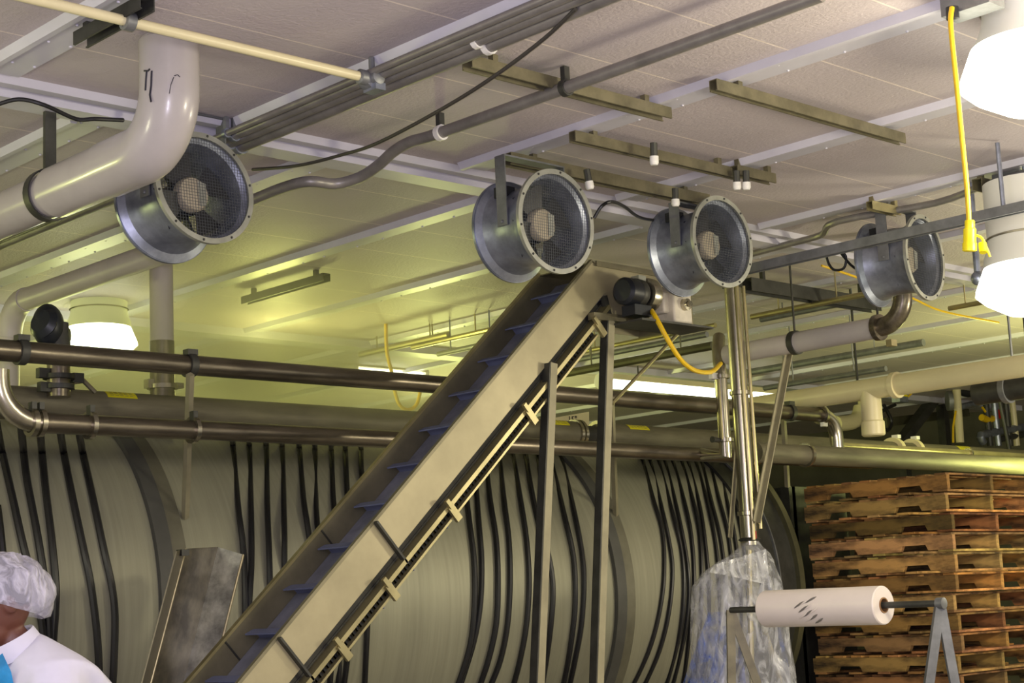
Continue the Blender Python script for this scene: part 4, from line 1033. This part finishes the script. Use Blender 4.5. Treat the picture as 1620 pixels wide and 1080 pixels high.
for (px, py), lab in (((1412, 703), 'left one of two pale clamp rings round the header pipe'), ((1442, 703), 'right one of two pale clamp rings round the header pipe')):
    x = ony(px, py, YH).x
    t = thing('pipe_clamp', Vector((x, YH, zh)), lab, 'clamp', 'pale clamps on the header pipe')
    MB().lathe([(PRH-.012, -.03), (PRH+.035, -.025), (PRH+.035, .025), (PRH-.012, .03)], Vector((x, YH, zh)), (1, 0, 0), 24, closed=True).build('clamp_ring', 'pvc_far', t)
    MB().box(Vector((x+.02, YH-.03, zh+PRH+.04)), (.05, .06, .03)).build('clamp_nut', 'white', t)
# dim machinery silhouette at the far wall
t = thing('background_tank', Vector((12.8, 11.6, 0)), 'dim greenish process tank in the far right background', 'tank')
MB().lathe([(.0005, 0), (1.0, .0), (1.0, 2.7), (.9, 2.85), (.0005, 2.9)], Vector((12.6, 12.2, 0.0)), (0, 0, 1), 40).build('tank_shell', 'tankgreen', t)
MB().lathe([(1.0, -.02), (1.03, -.02), (1.03, .02), (1.0, .02)], Vector((12.6, 12.2, 2.5)), (0, 0, 1), 40).build('tank_band', 'dark_steel', t)
t = thing('exhaust_duct', ony(1600, 620, 9.4), 'dark round duct under the ceiling at the right edge, far back', 'duct')
a, b = onz(1545, 622, 1.35), onz(1680, 606, 1.35); b.x = a.x
MB().tube([a, b], .085, 24).build('duct_run', 'dark_steel', t)
MB().lathe([(.085, -.02), (.1, -.02), (.1, .02), (.085, .02)], a.lerp(b, .4), (0, 1, 0), 24).build('duct_band', 'galv_dull', t)
MB().tube([a.lerp(b, .5), Vector((a.x, a.lerp(b, .5).y, TOPZ))], .01, 6).build('hanger_rod', 'galv_dull', t)
t = thing('conveyor_frame', Vector((15, 10, 0)), 'dim slanting machine frame behind the cream tee at the far right', 'machine')
MB().bar(ony(1425, 700, 10.4), ony(1492, 612, 10.4), .1, .12, (0, 1, 0)).build('slanted_beam', 'dark_steel', t)
MB().bar(ony(1400, 668, 10.6), ony(1530, 652, 10.6), .06, .1).build('cross_rail', 'tankgreen', t)
q = ony(1428, 697, 10.4); MB().bar(q, Vector((q.x, q.y, 0)), .1, .1, (0, 1, 0)).build('post', 'dark_steel', t)
q = ony(1488, 616, 10.4); MB().bar(q, Vector((q.x, q.y, 0)), .1, .1, (0, 1, 0)).build('post', 'dark_steel', t)
conduit([ony(1398, 640, 10.2), ony(1410, 665, 10.2), ony(1405, 680, 10.2), ony(1392, 672, 10.2), ony(1394, 652, 10.2), ony(1416, 640, 10.2)], .02, 'looped black hose hanging in the far right background', 'black_hose', 'rubber', sub=5, cat='hose')
# white sloping panel with 15" written on it, behind the header pipe
yp = 8.6
q = [ony(835, 668, yp), ony(932, 651, yp), ony(932, 682, yp), ony(835, 682, yp)]
t = thing('white_splash_panel', q[0], 'white sloping panel with a handwritten size mark, behind header pipe', 'panel')
MB().loft([q, [p+Vector((0, .03, 0)) for p in q]]).build('panel_sheet', 'pvc_far', t)
fc_ = bpy.data.curves.new('size_mark', 'FONT'); fc_.body = '15"'; fc_.size = .075; fc_.extrude = .001
fo = bpy.data.objects.new('size_mark', fc_); COL.objects.link(fo)
me = bpy.data.meshes.new_from_object(fo.evaluated_get(bpy.context.evaluated_depsgraph_get())); bpy.data.objects.remove(fo)
pt = ony(899, 669, yp-.004)
mw = Matrix.Translation(pt-WLOC[t.name]) @ Matrix.Rotation(pi/2, 4, 'X') @ Matrix.Rotation(radians(3), 4, 'Z')
me.transform(mw); me.materials.append(MT['marker']); tx_ = bpy.data.objects.new('size_mark', me); COL.objects.link(tx_); tx_.parent = t

# ---------------------------------------------------------------- person at the lower left
dep = 5.0
hc = ond(-6, 950, dep)
vh = Vector((sin(yaw), cos(yaw), 0))
PF = (-r0*cos(radians(38))-vh*sin(radians(38))).normalized(); PL = Z.cross(PF)
base = Vector((hc.x, hc.y, 0))
scl = (hc.z)/1.64
def B(f_, l, z): return base+PF*f_*scl+PL*l*scl+Z*z*scl
pe = thing('person', base, 'person in white coat, clear hairnet and blue plastic apron, facing left', 'person')
def skin_mesh(verts, edges, radii):
    me = bpy.data.meshes.new('tmp'); me.from_pydata(verts, edges, [])
    o = bpy.data.objects.new('tmp', me); COL.objects.link(o)
    md = o.modifiers.new('s', 'SKIN'); md.use_smooth_shade = True
    for i, r in enumerate(radii):
        sv = me.skin_vertices[0].data[i]; sv.radius = (r, r) if not isinstance(r, tuple) else r
    me.skin_vertices[0].data[0].use_root = True
    sb = o.modifiers.new('b', 'SUBSURF'); sb.levels = 2
    dg = bpy.context.evaluated_depsgraph_get(); dg.update()
    out = bpy.data.meshes.new_from_object(o.evaluated_get(dg)); bpy.data.objects.remove(o)
    mb = MB(); mb.add([v.co.copy() for v in out.vertices], [tuple(p.vertices) for p in out.polygons]); bpy.data.meshes.remove(out); return mb
vs, es, rs = [], [], []
def vtx(p, r, par=None):
    vs.append(p); rs.append(r*scl); i = len(vs)-1
    if par is not None: es.append((par, i))
    return i
pel = vtx(B(-.45, 0, .94), .15); wa = vtx(B(-.36, 0, 1.1), .135, pel); chs = vtx(B(-.24, 0, 1.28), .125, wa); ub = vtx(B(-.14, 0, 1.4), .075, chs); nk = vtx(B(-.06, 0, 1.5), .056, ub); nk2 = vtx(B(-.02, 0, 1.57), .056, nk)
hands = []
for s_ in (1, -1):
    sh = vtx(B(-.14, s_*.16, 1.38), .05, ub); s2 = vtx(B(-.13, s_*.225, 1.32), .048, sh); e_ = vtx(B(-.04, s_*.26, 1.1), .044, s2); w_ = vtx(B(.2, s_*.19, 1.04), .03, e_); pm = vtx(B(.27, s_*.165, 1.03), .034, w_); hands.append((s_, B(.27, s_*.165, 1.03)))
    hp1 = vtx(B(-.44, s_*.1, .88), .1, pel); kn = vtx(B(-.38, s_*.11, .5), .065, hp1); an = vtx(B(-.42, s_*.12, .09), .042, kn); ft = vtx(B(-.27, s_*.13, .04), .04, an)
mbb = skin_mesh(vs, es, rs)
mxp = Matrix((PF, PL, Z)).transposed()
tilt = mxp @ Matrix.Rotation(radians(30), 3, 'Y')
hcB = B(.0, 0, 1.64)
mbb.ball(hcB, .1*scl, 20, 14, (1.0, .78, 1.12), tilt)
mbb.ball(hcB+tilt @ Vector((.055, 0, -.07))*scl, .06*scl, 14, 10, (1, .9, .95), tilt)          # jaw
mbb.ball(hcB+tilt @ Vector((.108, 0, -.02))*scl, .017*scl, 10, 8, (1, .8, 1.5), tilt)           # nose
mbb.ball(hcB+tilt @ Vector((.098, 0, -.072))*scl, .018*scl, 10, 8, (.6, 1.4, .5), tilt)         # mouth
for s_ in (1, -1):
    mbb.ball(hcB+tilt @ Vector((.0, s_*.08, -.015))*scl, .03*scl, 10, 8, (.7, .3, 1.1), tilt)
for s_, hpos in hands:
    for k, (ln, off) in enumerate(((.07, .028), (.08, .01), (.075, -.009), (.06, -.027))):
        b0 = hpos+(PF*.02+PL*off*s_)*scl; b1 = b0+(PF*.045-Z*.005)*scl; b2 = b1+(PF*ln*.5-Z*.02)*scl; b3 = b2+(PF*ln*.25-Z*.028)*scl
        mbb.tube([b0, b1, b2, b3], [.0095*scl, .009*scl, .008*scl, .0065*scl], 8)
    th0 = hpos+PL*(-s_)*.02*scl-PF*.01*scl
    mbb.tube([th0, th0+(PF*.03-PL*s_*.03)*scl, th0+(PF*.065-PL*s_*.032-Z*.01)*scl], [.012*scl, .0105*scl, .008*scl], 8)
def fuse(mb, vox, name, m, parent, smooth=2):
    o = mb.build(name, m, parent)
    rm = o.modifiers.new('r', 'REMESH'); rm.mode = 'VOXEL'; rm.voxel_size = vox
    sm = o.modifiers.new('sm', 'SMOOTH'); sm.iterations = smooth; sm.factor = .5
    dg = bpy.context.evaluated_depsgraph_get(); dg.update()
    nm = bpy.data.meshes.new_from_object(o.evaluated_get(dg)); o.modifiers.clear(); old = o.data; o.data = nm; bpy.data.meshes.remove(old)
    nm.polygons.foreach_set('use_smooth', [True]*len(nm.polygons))
    if not nm.materials: nm.materials.append(MT[m])
    return o
fuse(mbb, .007, 'body', 'skin', pe)
for s_ in (1, -1):
    MB().ball(hcB+tilt @ Vector((.084, s_*.032, .012))*scl, .0125*scl, 12, 8).build('eye', 'eye', pe)
vs, es, rs = [], [], []
c_pel = vtx(B(-.46, 0, .93), .17); c_wa = vtx(B(-.37, 0, 1.1), .165, c_pel); c_ch = vtx(B(-.23, 0, 1.28), .18, c_wa); c_ub = vtx(B(-.115, 0, 1.41), .14, c_ch); c_cl = vtx(B(-.045, 0, 1.485), .1, c_ub)
for s_ in (1, -1):
    sh = vtx(B(-.11, s_*.15, 1.385), .1, c_ub); s2 = vtx(B(-.1, s_*.2, 1.3), .088, sh); e_ = vtx(B(-.05, s_*.275, 1.1), .068, s2); w_ = vtx(B(.17, s_*.2, 1.045), .048, e_)
low = vtx(B(-.46, 0, .6), .2, c_pel)
coat = skin_mesh(vs, es, rs)
fuse(coat, .009, 'white_coat', 'coat', pe, 3)
col_ = MB().lathe([(.09*scl, 0), (.104*scl, .0), (.093*scl, .05*scl), (.09*scl, .056*scl), (.083*scl, .05*scl)], B(-.05, 0, 1.475), (PF*.5+Z), 28, closed=True)
col_.build('collar', 'coat', pe)
# apron bib wrapped on the chest
spine = [(-.46, .55, .215, 1.2), (-.46, .92, .19, 1.2), (-.37, 1.1, .185, 1.15), (-.23, 1.28, .2, 1.0), (-.12, 1.4, .178, .75), (-.045, 1.475, .142, 1.1), (-.01, 1.515, .124, 1.2)]
rows = []
for i, (f_, z_, rr_, ha) in enumerate(spine):
    f0, z0 = spine[max(i-1, 0)][:2]; f1, z1 = spine[min(i+1, len(spine)-1)][:2]
    tl = sqrt((f1-f0)**2+(z1-z0)**2); nf, nz = (z1-z0)/tl, -(f1-f0)/tl
    rows.append([B(f_+rr_*nf*cos(a), rr_*sin(a), z_+rr_*nz*cos(a)) for a in [ha*(-1+2*j/16) for j in range(17)]])
ap = MB().loft(rows, cap=False, close=False).build('apron', 'apron', pe, ang=70)
tr = MB()
for s_ in (1, -1):
    tr.tube([B(-.44, s_*.1, .9), B(-.38, s_*.11, .5), B(-.42, s_*.12, .1)], [.115*scl, .085*scl, .075*scl], 16)
tr.build('trousers', 'coat', pe)
sh_ = MB()
for s_ in (1, -1): sh_.ball(B(-.35, s_*.125, .045), .07*scl, 14, 8, (2.1, .75, .64), mxp)
sh_.build('boots', 'white', pe)
# hairnet: bouffant cap over the crown and nape
nt_ = MB(); rings = []
ntilt = mxp @ Matrix.Rotation(radians(-16), 3, 'Y')
cN = hcB+(PF*-.035+Z*.015)*scl
for i in range(13):
    th = pi*.62*i/12; rr_ = max(sin(th), .02); puff = 1.0
    ring = []
    for j in range(36):
        a = 2*pi*j/36
        w_ = 1+.035*sin(5*a+i)+.02*sin(11*a-i*1.3)
        if i == 12: w_ *= .9
        ring.append(cN+ntilt @ Vector((.145*rr_*cos(a)*w_, .118*rr_*sin(a)*w_, .125*cos(th)*w_))*scl)
    rings.append(ring)
nt_.loft(list(reversed(rings)), cap=False).build('hairnet', 'net', pe, ang=80)
MB().ball(hcB+tilt @ Vector((-.012, 0, .018))*scl, .104*scl, 20, 12, (1.0, .8, 1.05), tilt).build('hair', 'black', pe)

# ---------------------------------------------------------------- steam
def steam(name, c, size, dens, col, label, emis=0, ns=1.6):
    mb = MB().ball(c, 1, 24, 14, size)
    m = bpy.data.materials.new(name); m.use_nodes = True; nt = m.node_tree; N = nt.nodes.new; L = nt.links.new
    nt.nodes.remove(nt.nodes['Principled BSDF']); out = nt.nodes['Material Output']
    pv = N('ShaderNodeVolumePrincipled'); pv.inputs['Color'].default_value = lin(col); pv.inputs['Anisotropy'].default_value = .2
    tc = N('ShaderNodeTexCoord')
    vl = N('ShaderNodeVectorMath'); vl.operation = 'DIVIDE'; vl.inputs[1].default_value = size
    sb = N('ShaderNodeVectorMath'); sb.operation = 'SUBTRACT'; sb.inputs[1].default_value = (0, 0, size[2]); L(tc.outputs['Object'], sb.inputs[0]); L(sb.outputs[0], vl.inputs[0])
    ln = N('ShaderNodeVectorMath'); ln.operation = 'LENGTH'; L(vl.outputs[0], ln.inputs[0])
    mr = N('ShaderNodeMapRange'); mr.interpolation_type = 'SMOOTHSTEP'; mr.inputs[1].default_value = .15; mr.inputs[2].default_value = 1; mr.inputs[3].default_value = 1; mr.inputs[4].default_value = 0; L(ln.outputs['Value'], mr.inputs[0])
    n = N('ShaderNodeTexNoise'); n.inputs['Scale'].default_value = ns; n.inputs['Detail'].default_value = 3; L(tc.outputs['Object'], n.inputs['Vector'])
    r2 = N('ShaderNodeMapRange'); r2.inputs[1].default_value = .38; r2.inputs[2].default_value = .68; r2.inputs[3].default_value = .15; r2.inputs[4].default_value = 1.0; L(n.outputs['Fac'], r2.inputs[0])
    m1 = N('ShaderNodeMath'); m1.operation = 'MULTIPLY'; L(mr.outputs[0], m1.inputs[0]); L(r2.outputs[0], m1.inputs[1])
    m2 = N('ShaderNodeMath'); m2.operation = 'MULTIPLY'; m2.inputs[1].default_value = dens; L(m1.outputs[0], m2.inputs[0])
    L(m2.outputs[0], pv.inputs['Density']); L(pv.outputs[0], out.inputs['Volume'])
    o = mb.build(name, m); tag(o, label, 'steam', kind='stuff'); return o
steam('steam', ony(430, 575, 8.2), (1.75, 1.25, .72), 3.2, (236, 236, 190), 'yellowish steam drifting over the drum behind the steel pipes')

# ---------------------------------------------------------------- light
def point(name, loc, e, col, r=.2):
    l = bpy.data.lights.new(name, 'POINT'); l.energy = e; l.color = lin(col)[:3]; l.shadow_soft_size = r
    o = bpy.data.objects.new(name, l); COL.objects.link(o); o.location = loc; return o
def area(name, loc, to, e, col, sx, sy):
    l = bpy.data.lights.new(name, 'AREA'); l.shape = 'RECTANGLE'; l.size = sx; l.size_y = sy; l.energy = e; l.color = lin(col)[:3]
    o = bpy.data.objects.new(name, l); COL.objects.link(o); o.location = loc
    o.rotation_euler = (Vector(to)-Vector(loc)).to_track_quat('-Z', 'Y').to_euler(); return o
point('camera_flash', EYE+UP*.07+RT*.03, 295, (234, 224, 250), .02)
WARM = (255, 243, 208); GREEN = (244, 250, 150)
point('fill_light', V(5.5, 2.2, 1.35), 120, WARM, .25)  # added fill lights without fixtures, here and below, brightening ceiling and machinery
point('fill_light', V(1.0, 1.5, 1.2), 90, (236, 226, 255), .25)
point('fill_light', V(0.5, 5.5, 1.2), 45, (240, 236, 200), .25)
point('fill_light', V(10.0, 3.0, 1.0), 190, WARM, .25)
point('fill_light', V(12.5, 6.5, .9), 85, GREEN, .25)
point('fill_light', V(1.2, 8.6, 1.2), 150, GREEN, .25)
point('fill_light', V(3.6, 9.6, .8), 30, GREEN, .25)
point('fill_light', V(3.0, 12.2, 1.3), 50, GREEN, .25)
point('fill_light', V(6.6, 11.8, 1.1), 40, GREEN, .25)
point('steam_fill_light', ony(440, 618, 9.9), 38, (250, 250, 140), .2)  # added light with no fixture, makes the steam glow from behind
point('fill_light', V(10.5, 12.0, 1.1), 110, GREEN, .25)
w = bpy.data.worlds.new('world'); S.world = w; w.use_nodes = True
w.node_tree.nodes['Background'].inputs[0].default_value = lin((190, 184, 172)); w.node_tree.nodes['Background'].inputs[1].default_value = 1.05
S.view_settings.view_transform = 'Standard'
S.view_settings.look = 'None'
S.view_settings.exposure = .48
try:
    S.cycles.use_denoising = True; S.cycles.max_bounces = 6; S.cycles.transparent_max_bounces = 12; S.cycles.volume_bounces = 1
    S.cycles.volume_step_rate = 3; S.cycles.volume_max_steps = 128; S.cycles.sample_clamp_indirect = 6
except Exception: pass
